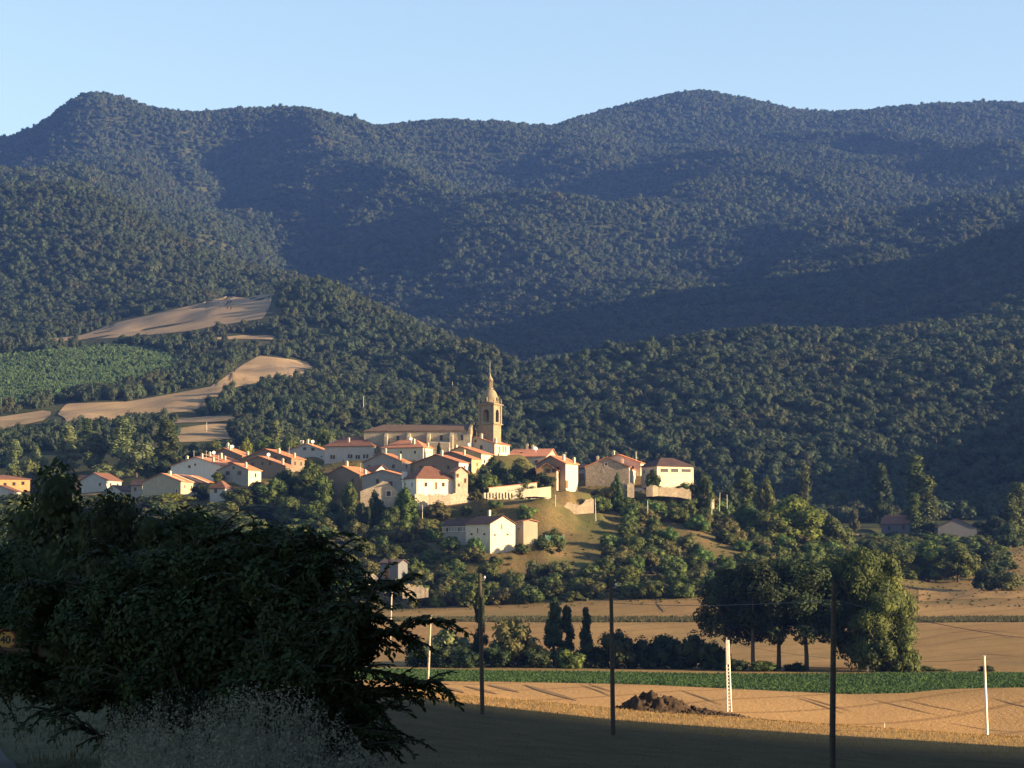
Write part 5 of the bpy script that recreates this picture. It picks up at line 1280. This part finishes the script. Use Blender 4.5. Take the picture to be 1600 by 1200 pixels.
def shrubs():
    g = np.random.default_rng(77); cnt = 0; rest = []
    xs, ys = np.meshgrid(np.arange(-185, 190, 2.0), np.arange(604, 870, 2.0), indexing='ij')
    X = (xs + g.uniform(-1, 1, xs.shape)).ravel(); Y = (ys + g.uniform(-1, 1, ys.shape)).ravel()
    z = H(X, Y); px, py = to_px(X, Y, z)
    pad = np.array([(a, b) for a, b, _, _ in PADS])
    dmin = np.min((X[:, None] - pad[None, :, 0]) ** 2 + (Y[:, None] - pad[None, :, 1]) ** 2, 1)
    bare = in_poly(px, py, [(858, 784), (936, 776), (936, 812), (858, 816)]) | in_poly(px, py, [(1000, 812), (1060, 816), (1120, 842), (1180, 876), (1120, 878), (1060, 848)]) | in_poly(px, py, [(850, 810), (985, 803), (978, 846), (950, 858), (900, 858)]) | in_poly(px, py, [(775, 884), (890, 864), (945, 882), (925, 900), (770, 905)])
    pick, cnt = [], 0
    for lab, grp, poly, sp, mats in REG:
        ins = np.where(in_poly(px, py, poly) & ~bare & (dmin > 4.5 ** 2))[0]; g.shuffle(ins); taken = []
        for i in ins:
            if all((X[i] - X[j]) ** 2 + (Y[i] - Y[j]) ** 2 > (sp * (.75 + .5 * g.random())) ** 2 for j in taken):
                taken.append(i)
                w = sp * g.uniform(.7, 1.3); h = min(w * g.uniform(.6, 1.0), 5.0 + 1.5 * g.random())
                if 'farm sheds' in grp: h = min(h, 2.2 if 'scrub' in grp else 3.6)
                pick.append((-w * h * (.05 if 'roadside' in grp or 'left village' in grp else 1), i, w, h, lab, grp, mats[int(g.integers(0, len(mats)))]))
        rest.append(ins)
    pick.sort(); own, mass = pick[:262], pick[262:]
    for _, i, w, h, lab, grp, mt in own:      # the largest ones are things, the small rest one mass
        o = bpy.data.objects.new('shrub', proto('bush', int(g.integers(0, 3)))); COL.objects.link(o)
        o.location = (X[i], Y[i], z[i] - .2); o.rotation_euler = (0, 0, g.random() * 6.28); o.scale = (w, w, h * 1.15)
        if not o.data.materials: o.data.materials.append(M['leaf'])
        o.material_slots[0].link = 'OBJECT'; o.material_slots[0].material = M[mt]
        tag(o, lab, 'shrub', grp); cnt += 1
    mi = [m[1] for m in mass]; mw = np.array([m[2] for m in mass]); mh = np.array([m[3] for m in mass])
    scatter('shrubbery', M['leaf'], np.stack([X[mi], Y[mi], z[mi] - .2], -1), np.stack([mw, mw, mh * 1.15], -1), [crown_mesh(f'shrubbery_{q}', 'bush', 1500, .045, 800 + q) for q in range(3)])
    # low undergrowth between them
    k = np.concatenate(rest); k = k[g.random(len(k)) < .6]
    x = X[k] + g.uniform(-.8, .8, len(k)); y = Y[k] + g.uniform(-.8, .8, len(k)); w = g.uniform(1.0, 3.2, len(k))
    extra = np.where((g.random(len(X)) < .30) & (dmin > 9) & (px > 500))[0]
    x = np.concatenate([x, X[extra]]); y = np.concatenate([y, Y[extra]]); w = np.concatenate([w, g.uniform(.3, 1.0, len(extra))])
    P = np.stack([x, y, H(x, y) - .1], -1)
    protos = [crown_mesh(f'undergrowth_{q}', 'bush', 260, .09, 700 + q) for q in range(3)]
    scatter('undergrowth', M['leaf_dry'], P, np.stack([w, w, w * .7], -1), protos)
    print('shrubs', cnt, 'undergrowth', len(P))
shrubs()
# ------------------------------------------------------------------ poles and wires
def wood_pole(px0, top, px1, base, Y, label, ins=True):
    b = at(px1, base, Y); t = at(px0, top, Y); zb = float(H(np.array(b.x), np.array(float(Y)))) - .5
    o = thing('wooden_pole', b, label, 'utility pole', 'wooden poles in the near field')
    m = MB(); m.tube([Vector((0, 0, zb - b.z)), (t - b) * .5, t - b], [.17, .15, .12], 10); m.build('shaft', M['pole_wood'], o)
    if ins:
        q = MB(); p = (t - b) * .95; q.tube([p, p + Vector((.35, 0, 0)), p + Vector((.35, 0, .12))], .025, 5); q.lathe([(.06, p.z + .12), (.09, p.z + .2), (.05, p.z + .32)], 8, (p.x + .35, p.y)); q.build('insulator', M['metal'], o)
    return t
T1 = wood_pole(749.5, 896, 754, 1107, 172, 'dark wooden pole in front of the upright field poplar')
T2 = wood_pole(954.5, 907, 958, 1133, 162, 'dark wooden pole left of the dug soil heap')
T3 = wood_pole(1303, 908, 1300, 1218, 120, 'thickest dark wooden pole, nearest the camera, in front of the grove', False)
def lattice_post():
    b = at(1140, 1112, 305); t = at(1136.5, 1000, 305); d = t - b
    o = thing('concrete_post', b, 'white concrete post pierced with ladder like slots right of the soil heap', 'utility pole')
    m = MB(); ax = d.normalized()
    for s in (-1, 1): m.tube([Vector((s * .27, 0, -1.5)), d + Vector((s * .16, 0, 0))], [.11, .09], 4)
    n = 13
    for k in range(n):
        f = .04 + k / n * .62; p = d * f; w = .27 - .1 * f; m.box(p.x - w, -.07, p.z - .09, p.x + w, .07, p.z + .09)
    m.add([(d * .66 + Vector((x, y, 0))) for x, y in ((-.2, -.1), (.2, -.1), (.2, .1), (-.2, .1))] + [(d + Vector((x, y, 0))) for x, y in ((-.18, -.1), (.18, -.1), (.18, .1), (-.18, .1))], [(0, 3, 2, 1), (4, 5, 6, 7), (0, 1, 5, 4), (1, 2, 6, 5), (2, 3, 7, 6), (3, 0, 4, 7)])
    m.build('shaft', M['concrete'], o)
    c = MB(); c.tube([d + Vector((-.1, 0, -.05)), d + Vector((-.1, 0, .35))], .05, 5); c.build('insulator', M['metal'], o); return t
T4 = lattice_post()
def post(px0, top, px1, base, Y, r, label, group=None, name='concrete_post', sink=1.5, cat='utility pole', mat='concrete'):
    b = at(px1, base, Y); t = at(px0, top, Y)
    o = thing(name, b, label, cat, group); m = MB(); m.tube([Vector((0, 0, -sink)), t - b], [r, r * .65], 4 if r > .1 else 6); m.build('shaft', M[mat], o)
    c = MB(); d = t - b; c.box(d.x - r * .9, d.y - r, d.z - .02, d.x + r * .9, d.y + r, d.z + .1); c.build('cap', M['metal'], o)
    return t
T5 = post(1538, 1025, 1543, 1152, 288, .2, 'leaning pale concrete post standing alone in the stubble near the frame side')
T6 = post(673, 962, 667, 1086, 300, .19, 'slanting pale concrete post seen past the elm twig tips', mat='old_concrete')
T7 = post(612, 926, 609, 1000, 335, .17, 'weathered post just right of the elm, rising over the far stubble field', mat='old_concrete')
for px0, tp_, px1, bs, Y, lb in [(660, 789, 660, 817, 688, 'thin white post in front of the rough stone wall corner'), (868, 773, 868, 813, 694, 'thin tall white post below the ochre brick house'),
    (930, 779, 931, 808, 697, 'thin white post at the end of the dry stone terrace wall'), (1012, 782, 1012, 806, 705, 'thin white post on the bank below the parked cars'),
    (1113, 781, 1112, 798, 720, 'short white post below the ridge wall end'), (1125, 770, 1124, 793, 745, 'tallest white post beyond the ridge wall end'), (1136, 773, 1136, 789, 750, 'last small white post right of the ridge'),
    (8, 886, 8, 920, 330, 'thin white post at the frame edge above the speed sign'), (323, 660, 323, 672, 1080, 'white post on the dark field behind the village'), (568, 619, 568, 632, 1080, 'white post among trees left above the church'), (707, 596, 707, 606, 1300, 'white post on the wooded spur above the nave')]:
    post(px0, tp_, px1, bs, Y, .09 if Y < 1000 else .10, lb, 'thin white posts around the village', 'white_post', 1.2, 'post')
post(1382, 1130, 1382, 1138, 262, .06, 'tiny white marker stake in the lit stubble', None, 'marker_stake', .5, 'stake')
post(1356.5, 1040, 1356, 1052, 424, .22, 'small white marker at the foot of the lit grove trees', None, 'marker_stake', .5, 'stake')
def cable(a, b, sag, label):
    a, b = Vector(a), Vector(b); m = MB(); o = a.copy(); n = 24
    m.tube([(a.lerp(b, k / n) - Vector((0, 0, sag * 4 * (k / n) * (1 - k / n)))) - o for k in range(n + 1)], .016, 4)
    ob = m.build('cable', M['wire']); ob.location = o; tag(ob, label, 'cable', 'overhead cables')
off = Vector((0, 0, -.35))
cable(T2 - Vector((0, 0, 1.55)), T3 - Vector((0, 0, .95)), .25, 'sagging cable from the middle pole to the nearest pole')
cable(T3 - Vector((0, 0, .95)), at(1760, 1010, 150), .5, 'cable running from the nearest pole out past the frame side')
cable(T4 + off, T5 + off, 1.2, 'cable from the slotted post to the leaning post')
cable(T5 + off, at(1800, 1030, 300), .8, 'cable leaving the leaning post past the frame side')
cable(T1 - Vector((-.35, 0, .5)), T2 - Vector((-.35, 0, .5)), .25, 'cable from the leftmost pole to the middle pole')
cable(T7 - Vector((0, 0, .3)), T6 - Vector((0, 0, .2)), .3, 'cable between the two posts beside the elm')

# ------------------------------------------------------------------ dug soil heap
def heap():
    Y0 = 262; c = at(1030, 1112, Y0); g = random.Random(2)
    nx, ny = 170, 60; W_, D_ = 20.0, 9.0
    xs = np.linspace(-7.5, 13.5, nx); ys = np.linspace(-4.5, 4.5, ny); X, Y = np.meshgrid(xs, ys, indexing='ij')
    def prof(x): return np.interp(x, [-7.5, -5.6, -4.4, -2.4, -.8, .4, 1.6, 3.0, 4.6, 6.5, 9, 13.5], [0, .45, 1.4, 2.5, 3.0, 2.7, 2.4, 1.6, 1.2, .85, .55, 0])
    wd = np.interp(X, [-7.5, -3, 3, 13.5], [.5, 3.6, 3.0, 1.0])
    h = prof(X) * np.clip(1 - np.abs(Y / wd) ** 1.6, 0, 1)
    h = h * (1 + .35 * fbm(X / .9, Y / .9, 3, 3)) + .25 * np.maximum(0, fbm(X / .35, Y / .35, 8, 3)) * (h > .05)
    Zz = H(X + c.x, Y + Y0) - .1 + h - (h < .02) * .4
    o = thing('soil_heap', (c.x, Y0, c.z), 'heap of dark dug soil in the lit stubble between middle pole and slotted post', 'soil heap')
    me = np_mesh('mound', np.stack([X, Y, Zz - c.z], -1).reshape(-1, 3), grid_quads(nx, ny)); link('mound', me, M['soil'], o)
    cl = MB()
    for k in range(240):
        x = g.uniform(-6, 13); wdx = float(np.interp(x, [-7.5, -3, 3, 13.5], [.5, 3.4, 3.2, 2.2])); y = g.uniform(-1, 1) * wdx
        hz = float(prof(np.array(x))) * max(0, 1 - abs(y / (wdx + .01)) ** 1.6); z = float(H(np.array(x + c.x), np.array(y + Y0))) - c.z + hz
        r = g.uniform(.08, .30); vs = []
        for a, b, d in ((-1, 0, 0), (1, 0, 0), (0, -1, 0), (0, 1, 0), (0, 0, -1), (0, 0, 1)): vs.append((x + a * r * g.uniform(.6, 1.2), y + b * r * g.uniform(.6, 1.2), z + d * r * g.uniform(.6, 1.1)))
        cl.add(vs, [(0, 2, 5), (2, 1, 5), (1, 3, 5), (3, 0, 5), (2, 0, 4), (1, 2, 4), (3, 1, 4), (0, 3, 4)])
    so = cl.build('clods', M['soil'], o); so['kind'] = 'stuff'
heap()

# ------------------------------------------------------------------ crop leaves and grasses
def blades(name, X, Y, z0, h, wid, mat, lean=.35, seed=1):
    n = len(X); g = np.random.default_rng(seed); a = g.random(n) * 6.283; l = h * lean * g.random(n); b = g.random(n) * 3.14
    base = np.stack([X, Y, z0 - .05], -1); dx = np.stack([np.cos(b) * wid / 2, np.sin(b) * wid / 2, np.zeros(n)], -1)
    mid = base + np.stack([np.cos(a) * l * .3, np.sin(a) * l * .3, h * .6], -1); tip = base + np.stack([np.cos(a) * l, np.sin(a) * l, h], -1)
    v = np.stack([base - dx, base + dx, mid + dx * .8, mid - dx * .8, tip], 1).reshape(-1, 3); i = np.arange(n)[:, None] * 5
    me = np_mesh(name, v, np.concatenate([i, i + 1, i + 2, i + 3], 1), np.concatenate([i + 3, i + 2, i + 4], 1))
    o = link(name, me, mat); tag(o, kind='stuff'); return o
def grass_mat(name, a, b, tr=.3):
    t = NT(name); n = t.noise(t.pos(), .6, 4, .65); w = t.n('ShaderNodeTexWhiteNoise', noise_dimensions='3D'); ri = t.n('ShaderNodeNewGeometry').outputs['Random Per Island']
    c = t.mix(t.step(n, .35, .65), a, b); c = t.mix(t.math('MULTIPLY', ri, .3), c, sc(a, .6)); return t.done(c, .9, spec=.05, transl=tr)
M['gold_grass'] = grass_mat('golden_grass', (.24, .155, .066), (.30, .20, .09))
M['dry_grass'] = grass_mat('dry_grass', (.13, .135, .115), (.21, .21, .175))
M['verge_grass'] = grass_mat('verge_grass', (.062, .068, .038), (.10, .092, .056))
M['maize'] = grass_mat('crop_leaf', (.036, .070, .028), (.060, .105, .042))
def grasses():
    g = np.random.default_rng(11)
    n = 46000; u = g.uniform(-.16, .245, n); lo, hi = np.array(CROP_LO), np.array(CROP_HI)
    yl, yh = np.interp(u, lo[:, 0], lo[:, 1]), np.interp(u, hi[:, 0], hi[:, 1]); Y = yl + (yh - yl) * g.random(n); Y = yl + np.round((Y - yl) / 1.5) * 1.5 + g.normal(scale=.2, size=n); X = u * Y
    blades('crop', X, Y, H(X, Y), .3 + .3 * g.random(n), .34, M['maize'], 1.0, 3)
    # the grown grass rim at the near field's far edge
    n = 36000; u = g.uniform(-.09, .25, n); Y = 178 + 42 * g.random(n) ** .8; X = u * Y
    blades('grass', X, Y, H(X, Y), .08 + .24 * g.random(n) ** 3, .05, M['gold_grass'], .5, 4)
    n = 9000; u = g.uniform(-.09, .25, n); Y = 108 + 72 * g.random(n); X = u * Y
    blades('grass', X, Y, H(X, Y), .05 + .10 * g.random(n), .04, M['verge_grass'], .6, 5)
    n = 26000; u = g.uniform(-.11, .25, n); Y = 566 + 14 * g.random(n); X = u * Y
    blades('grass', X, Y, H(X, Y), .3 + .5 * g.random(n), .22, M['verge_grass'], .5, 6)
    n = 30000; X = g.uniform(-16, 3, n); Y = 20 + 42 * g.random(n) ** 1.3; k = X > -5.1 - .26 * (Y - 24) + .15
    X, Y = X[k], Y[k]; blades('grass', X, Y, H(X, Y), .04 + .14 * g.random(len(X)), .014, M['verge_grass'], .7, 7)
    # tall dry grass with seed heads under the elm
    n = 5600; u = g.uniform(-.175, -.03, n); Y = 15 + 8.5 * g.random(n); k = (u < -.03) & (u > -.175); u, Y = u[k], Y[k]; X = u * Y
    k = fbm(X * 1.3, Y * .8, 3, 2) > -.25; X, Y = X[k], Y[k]; n = len(X)
    dens = np.exp(-((X / Y + .112) / .05) ** 2); h = (.26 + .62 * g.random(n) ** 1.8) * (.78 + .3 * dens); z = H(X, Y)
    blades('tall_grass', X, Y, z, h, .010, M['dry_grass'], .45, 8)
    # seed heads
    q = 9; a = g.random((n, q)) * 6.283; t = g.random((n, q)) * .24
    cx = X[:, None] + .03 * np.cos(a); cyy = Y[:, None] + .03 * np.sin(a); cz = z[:, None] + h[:, None] * (.80 + t)
    c = np.stack([cx, cyy, cz], -1).reshape(-1, 3); m = len(c); s = .005 + .006 * g.random((m, 1)); d = g.normal(size=(m, 3)); d /= np.linalg.norm(d, axis=1)[:, None]; e = np.cross(d, g.normal(size=(m, 3))); e /= np.linalg.norm(e, axis=1)[:, None]
    v = np.stack([c - d * s * 1.8, c - e * s, c + d * s * 1.8, c + e * s], 1).reshape(-1, 3)
    tag(link('grass_seed_heads', np_mesh('grass_seed_heads', v, np.arange(m * 4).reshape(-1, 4)), M['dry_grass']), kind='stuff')
grasses()

# ------------------------------------------------------------------ the roadside elm, close to the camera
def elm():
    g = np.random.default_rng(19); r = random.Random(4)
    root = at(330, 1100, 24.5); zb = float(H(np.array(root.x), np.array(24.5))); root.z = zb
    o = thing('elm_tree', root, 'large dark leafy elm beside the road, low boughs reaching over the shaded grass', 'tree')
    S = 24 / F
    bl = [(330, 1010, 165, 24.4), (150, 1000, 130, 25), (470, 985, 105, 23.8), (20, 1000, 100, 25.4), (-70, 1010, 100, 25.6), (415, 912, 78, 24.6), (260, 935, 85, 25), (500, 1065, 80, 23.2), (400, 1100, 85, 23.4), (250, 1085, 85, 24), (545, 985, 55, 23.2), (110, 945, 55, 25.4), (475, 890, 52, 24.2), (540, 1110, 45, 23.2), (480, 1140, 55, 23.0), (335, 880, 42, 24.8), (160, 1050, 70, 24.6), (300, 1150, 60, 23.8)]
    B = []
    for px, py, rp, Y in bl:
        c = at(px, py, Y) - root; R = rp * S
        B.append((c.x, c.y, c.z, R * .62))
        for _ in range(11):
            d = Vector((r.gauss(0, 1), r.gauss(0, .8), r.gauss(0, 1))).normalized(); q_ = R * r.uniform(.55, .92); B.append((c.x + d.x * q_, c.y + d.y * q_, c.z + d.z * q_, R * r.uniform(.16, .40)))
    v, q = leaf_cloud(120000, .031, B, 8, 0, .4)
    w4 = v.reshape(-1, 4, 3); cpx, cpy = to_px(w4[:, 0, 0] + root.x, w4[:, 0, 1] + root.y, w4[:, 0, 2] + root.z)
    w4 = w4[~((cpx < 31) & (cpy > 978) & (cpy < 1024))]            # a gap in the leaves at the sign
    v = w4.reshape(-1, 3); q = np.arange(len(v)).reshape(-1, 4)
    V, Q = [v], [q]; n0 = len(v)
    tw = MB()
    def spray(pts, dens=60, leaf=.042):
        """leafy twig: alternate leaves along a bent line"""
        nonlocal n0
        pts = [Vector(p) for p in pts]
        L = sum((pts[i + 1] - pts[i]).length for i in range(len(pts) - 1)); n = max(4, int(L * dens))
        rad = [max(.004, .014 * (1 - i / len(pts))) for i in range(len(pts))]; tw.tube(pts, rad, 4, False)
        vs = []
        for k in range(n):
            f = k / n * (len(pts) - 1); i = int(f); p = pts[i].lerp(pts[i + 1], f - i); d = (pts[i + 1] - pts[i]).normalized()
            sd = d.cross(Vector((r.gauss(0, .25), r.gauss(0, .25), 1))).normalized() * (1 if k % 2 else -1)
            ax = (d * .55 + sd * .8 + Vector((0, 0, r.uniform(-.45, .1)))).normalized(); w = ax.cross(Vector((r.gauss(0, .5), r.gauss(0, .5), 1))).normalized()
            l = leaf * r.uniform(.7, 1.2); b = p + ax * .012
            vs += [b, b + ax * l * .8 - w * l * .42, b + ax * l * 1.9, b + ax * l * .8 + w * l * .42]
        V.append(np.array([tuple(x) for x in vs])); m = len(vs); Q.append(np.arange(m).reshape(-1, 4) + n0); n0 += m
    for k in range(800):          # twigs breaking the outline
        b = B[r.randrange(len(B))]; d = Vector((r.gauss(0, 1), r.gauss(0, .7), r.gauss(.1, .8))).normalized(); c = Vector(b[:3]); a = c + d * b[3] * .8; L = r.uniform(.22, .5)
        e = d + Vector((r.gauss(0, .3), r.gauss(0, .3), r.gauss(0, .3))); spray([a, a + e * L * .5, a + e * L - Vector((0, 0, .05 + .1 * r.random()))], 55)
    boughs = [[(480, 1015, 23.4), (560, 1000, 23.1), (630, 978, 22.9), (690, 965, 22.8)], [(500, 1060, 23.2), (590, 1076, 23), (640, 1070, 22.9), (688, 1062, 22.8)], [(480, 905, 24), (540, 900, 23.8), (600, 915, 23.6)],
              [(470, 940, 23.8), (540, 945, 23.6), (605, 965, 23.5)], [(500, 1095, 23), (560, 1100, 22.9), (625, 1103, 22.8)], [(480, 1130, 22.9), (550, 1135, 22.8), (612, 1150, 22.7)], [(450, 1160, 22.8), (540, 1168, 22.7), (615, 1160, 22.6)],
              [(520, 975, 23.4), (590, 985, 23.2), (650, 1000, 23)], [(430, 870, 24.4), (500, 868, 24.2), (560, 882, 24)], [(540, 1040, 23.1), (600, 1050, 23), (645, 1062, 22.9)], [(160, 1080, 24.4), (110, 1100, 24.2), (60, 1112, 24.1)], [(230, 1120, 24), (160, 1150, 23.8), (110, 1128, 23.7)],
              [(400, 865, 24.6), (450, 848, 24.4), (520, 838, 24.3)], [(300, 860, 24.8), (330, 840, 24.7), (370, 832, 24.6)], [(200, 890, 25), (180, 868, 25), (150, 862, 25)], [(520, 930, 23.6), (575, 925, 23.5), (640, 905, 23.4)], [(490, 1075, 23.1), (560, 1085, 23), (650, 1082, 22.9)]]
    for bg in boughs:
        P = [at(*p) - root for p in bg]; spray(P, 95, .055)
        for i in range(len(P) - 1):
            for f in (.1, .3, .5, .7, .9):
                p = P[i].lerp(P[i + 1], f); d = (P[i + 1] - P[i]).normalized()
                e = (d + Vector((0, r.gauss(0, .6), r.gauss(-.1, .45)))).normalized(); spray([p, p + e * .17, p + e * .33 - Vector((0, 0, .05))], 70, .046)
    link('foliage', np_mesh('foliage', np.concatenate(V), np.concatenate(Q)), M['elm_leaf'], o)
    tk = MB(); tk.tube([(0, 0, -.3), (.03, 0, .5), (-.04, .03, 1.1), (.05, 0, 1.9)], [.24, .19, .15, .05], 9)
    for b in B[::12]:
        e = Vector(b[:3]); s = Vector((0, 0, .3 + .5 * r.random())); mid = s.lerp(e, .5) + Vector((0, 0, .15)); tk.tube([s, mid, e], [.09, .06, .02], 6)
    tk.build('trunk', M['bark'], o); tw.build('twigs', M['twig'], o)['kind'] = 'stuff'
elm()

# ------------------------------------------------------------------ speed sign at the frame edge
def sign():
    c = at(9, 1000, 60); zb = float(H(np.array(c.x), np.array(60.)))
    o = thing('speed_sign', (c.x, 60, zb), 'round yellow speed limit sign with red rim and black 40, cut by the frame edge', 'road sign')
    h = c.z - zb; q = MB(); q.tube([(0, .05, -.4), (0, .05, h + .25)], .035, 8); q.build('post', M['metal'], o)
    def disc(r, y0, y1, n=32):
        m = MB(); vs = [(r * math.cos(6.2832 * k / n), y, h + r * math.sin(6.2832 * k / n)) for y in (y0, y1) for k in range(n)]
        m.add(vs, [tuple(range(n)), tuple(range(2 * n - 1, n - 1, -1))] + [(k, (k + 1) % n, (k + 1) % n + n, k + n) for k in range(n)]); return m
    disc(.31, -.02, .0).build('plate', M['sign_red'], o); disc(.235, -.026, -.021).build('face', M['sign_yellow'], o)
    f = bpy.data.curves.new('number', 'FONT'); f.body = '40'; f.size = .27; f.align_x = 'CENTER'; f.align_y = 'CENTER'; f.extrude = .003; f.offset = .008
    t = bpy.data.objects.new('number', f); COL.objects.link(t); t.parent = o; t.rotation_euler = (math.pi / 2, 0, 0); t.location = (0, -.03, h); 
    dg = bpy.context.evaluated_depsgraph_get(); me = bpy.data.meshes.new_from_object(t.evaluated_get(dg)); me.materials.clear(); me.materials.append(M['black'])
    n_ = bpy.data.objects.new('numerals', me); COL.objects.link(n_); n_.parent = o; n_.rotation_euler = t.rotation_euler; n_.location = t.location
    bpy.data.objects.remove(t)
sign()
# pale boulders on the garden wall
for k, (px, r) in enumerate(((799, .8), (810.5, .75), (818.5, .55))):
    g = random.Random(k); bm = bmesh.new(); bmesh.ops.create_icosphere(bm, subdivisions=3, radius=r)
    for v in bm.verts: v.co *= 1 + .22 * (float(fbm(np.array(v.co.x * 2 + k * 7), np.array(v.co.y * 2 + v.co.z * 1.7), 3, 3)))
    me = bpy.data.meshes.new('boulder'); bm.to_mesh(me); bm.free(); o = link('boulder', me, M['stone_pale']); o.location = at(px, 755.5 - .1 * k, 714); o.scale = (1.1, .9, .95)
    tag(o, ('largest pale boulder above the cream garden wall', 'middle pale boulder above the cream garden wall', 'smallest pale boulder above the cream garden wall')[k], 'boulder', 'pale boulders above the garden wall')
# ------------------------------------------------------------------ light, air, camera
def world():
    w = bpy.data.worlds.new('World'); scene.world = w; w.use_nodes = True
    t = w.node_tree; t.nodes.clear()
    sky = t.nodes.new('ShaderNodeTexSky'); sky.sky_type = 'NISHITA'; sky.sun_disc = False
    sky.sun_elevation = SUN_EL; sky.sun_rotation = SUN_AZ; sky.altitude = 600; sky.air_density = 1.0; sky.dust_density = SKY_DUST; sky.ozone_density = .35
    bg = t.nodes.new('ShaderNodeBackground'); bg.inputs[1].default_value = SKY_STRENGTH
    o = t.nodes.new('ShaderNodeOutputWorld'); t.links.new(sky.outputs[0], bg.inputs[0]); t.links.new(bg.outputs[0], o.inputs[0])
    s = bpy.data.lights.new('sun', 'SUN'); s.energy = SUN_E; s.angle = R_(.5); s.color = SUN_COL
    so = bpy.data.objects.new('sun', s); COL.objects.link(so); so.rotation_euler = SUN.to_track_quat('Z', 'Y').to_euler()
    c = bpy.data.cameras.new('camera'); co = bpy.data.objects.new('camera', c); COL.objects.link(co)
    c.sensor_fit = 'HORIZONTAL'; c.sensor_width = 36; c.lens = 36 * F / 1600; c.clip_start = .5; c.clip_end = 20000
    co.location = (0, 0, 0); co.rotation_euler = (math.pi / 2 + PITCH, 0, 0); scene.camera = co
    v = scene.view_settings; v.view_transform = 'Standard'; v.look = 'None'; v.gamma = 1.0; v.exposure = EXPOSURE
    scene.display_settings.display_device = 'sRGB'
def haze():
    m = bpy.data.materials.new('haze'); m.use_nodes = True; t = m.node_tree; t.nodes.clear()
    o = t.nodes.new('ShaderNodeOutputMaterial'); v = t.nodes.new('ShaderNodeVolumePrincipled')
    v.inputs['Color'].default_value = HAZE_COL; v.inputs['Density'].default_value = HAZE_D; v.inputs['Anisotropy'].default_value = .2
    t.links.new(v.outputs[0], o.inputs['Volume'])
    b = MB(); b.box(-4600, -450, -23.4, 6200, 7100, 1090); ob = b.build('haze', m); tag(ob, kind='stuff')
SUN_E, SUN_COL, SKY_STRENGTH, SKY_DUST, EXPOSURE = 5.0, (1.0, .72, .40), .063, .7, 2.2
HAZE_COL, HAZE_D = (.15, .32, 1.0, 1), 5.4e-5
world(); haze()
cy = scene.cycles
cy.max_bounces = 5; cy.diffuse_bounces = 3; cy.glossy_bounces = 2; cy.transmission_bounces = 3; cy.volume_bounces = 0; cy.transparent_max_bounces = 8
cy.use_denoising = True; cy.caustics_reflective = False; cy.caustics_refractive = False
cy.use_adaptive_sampling = False
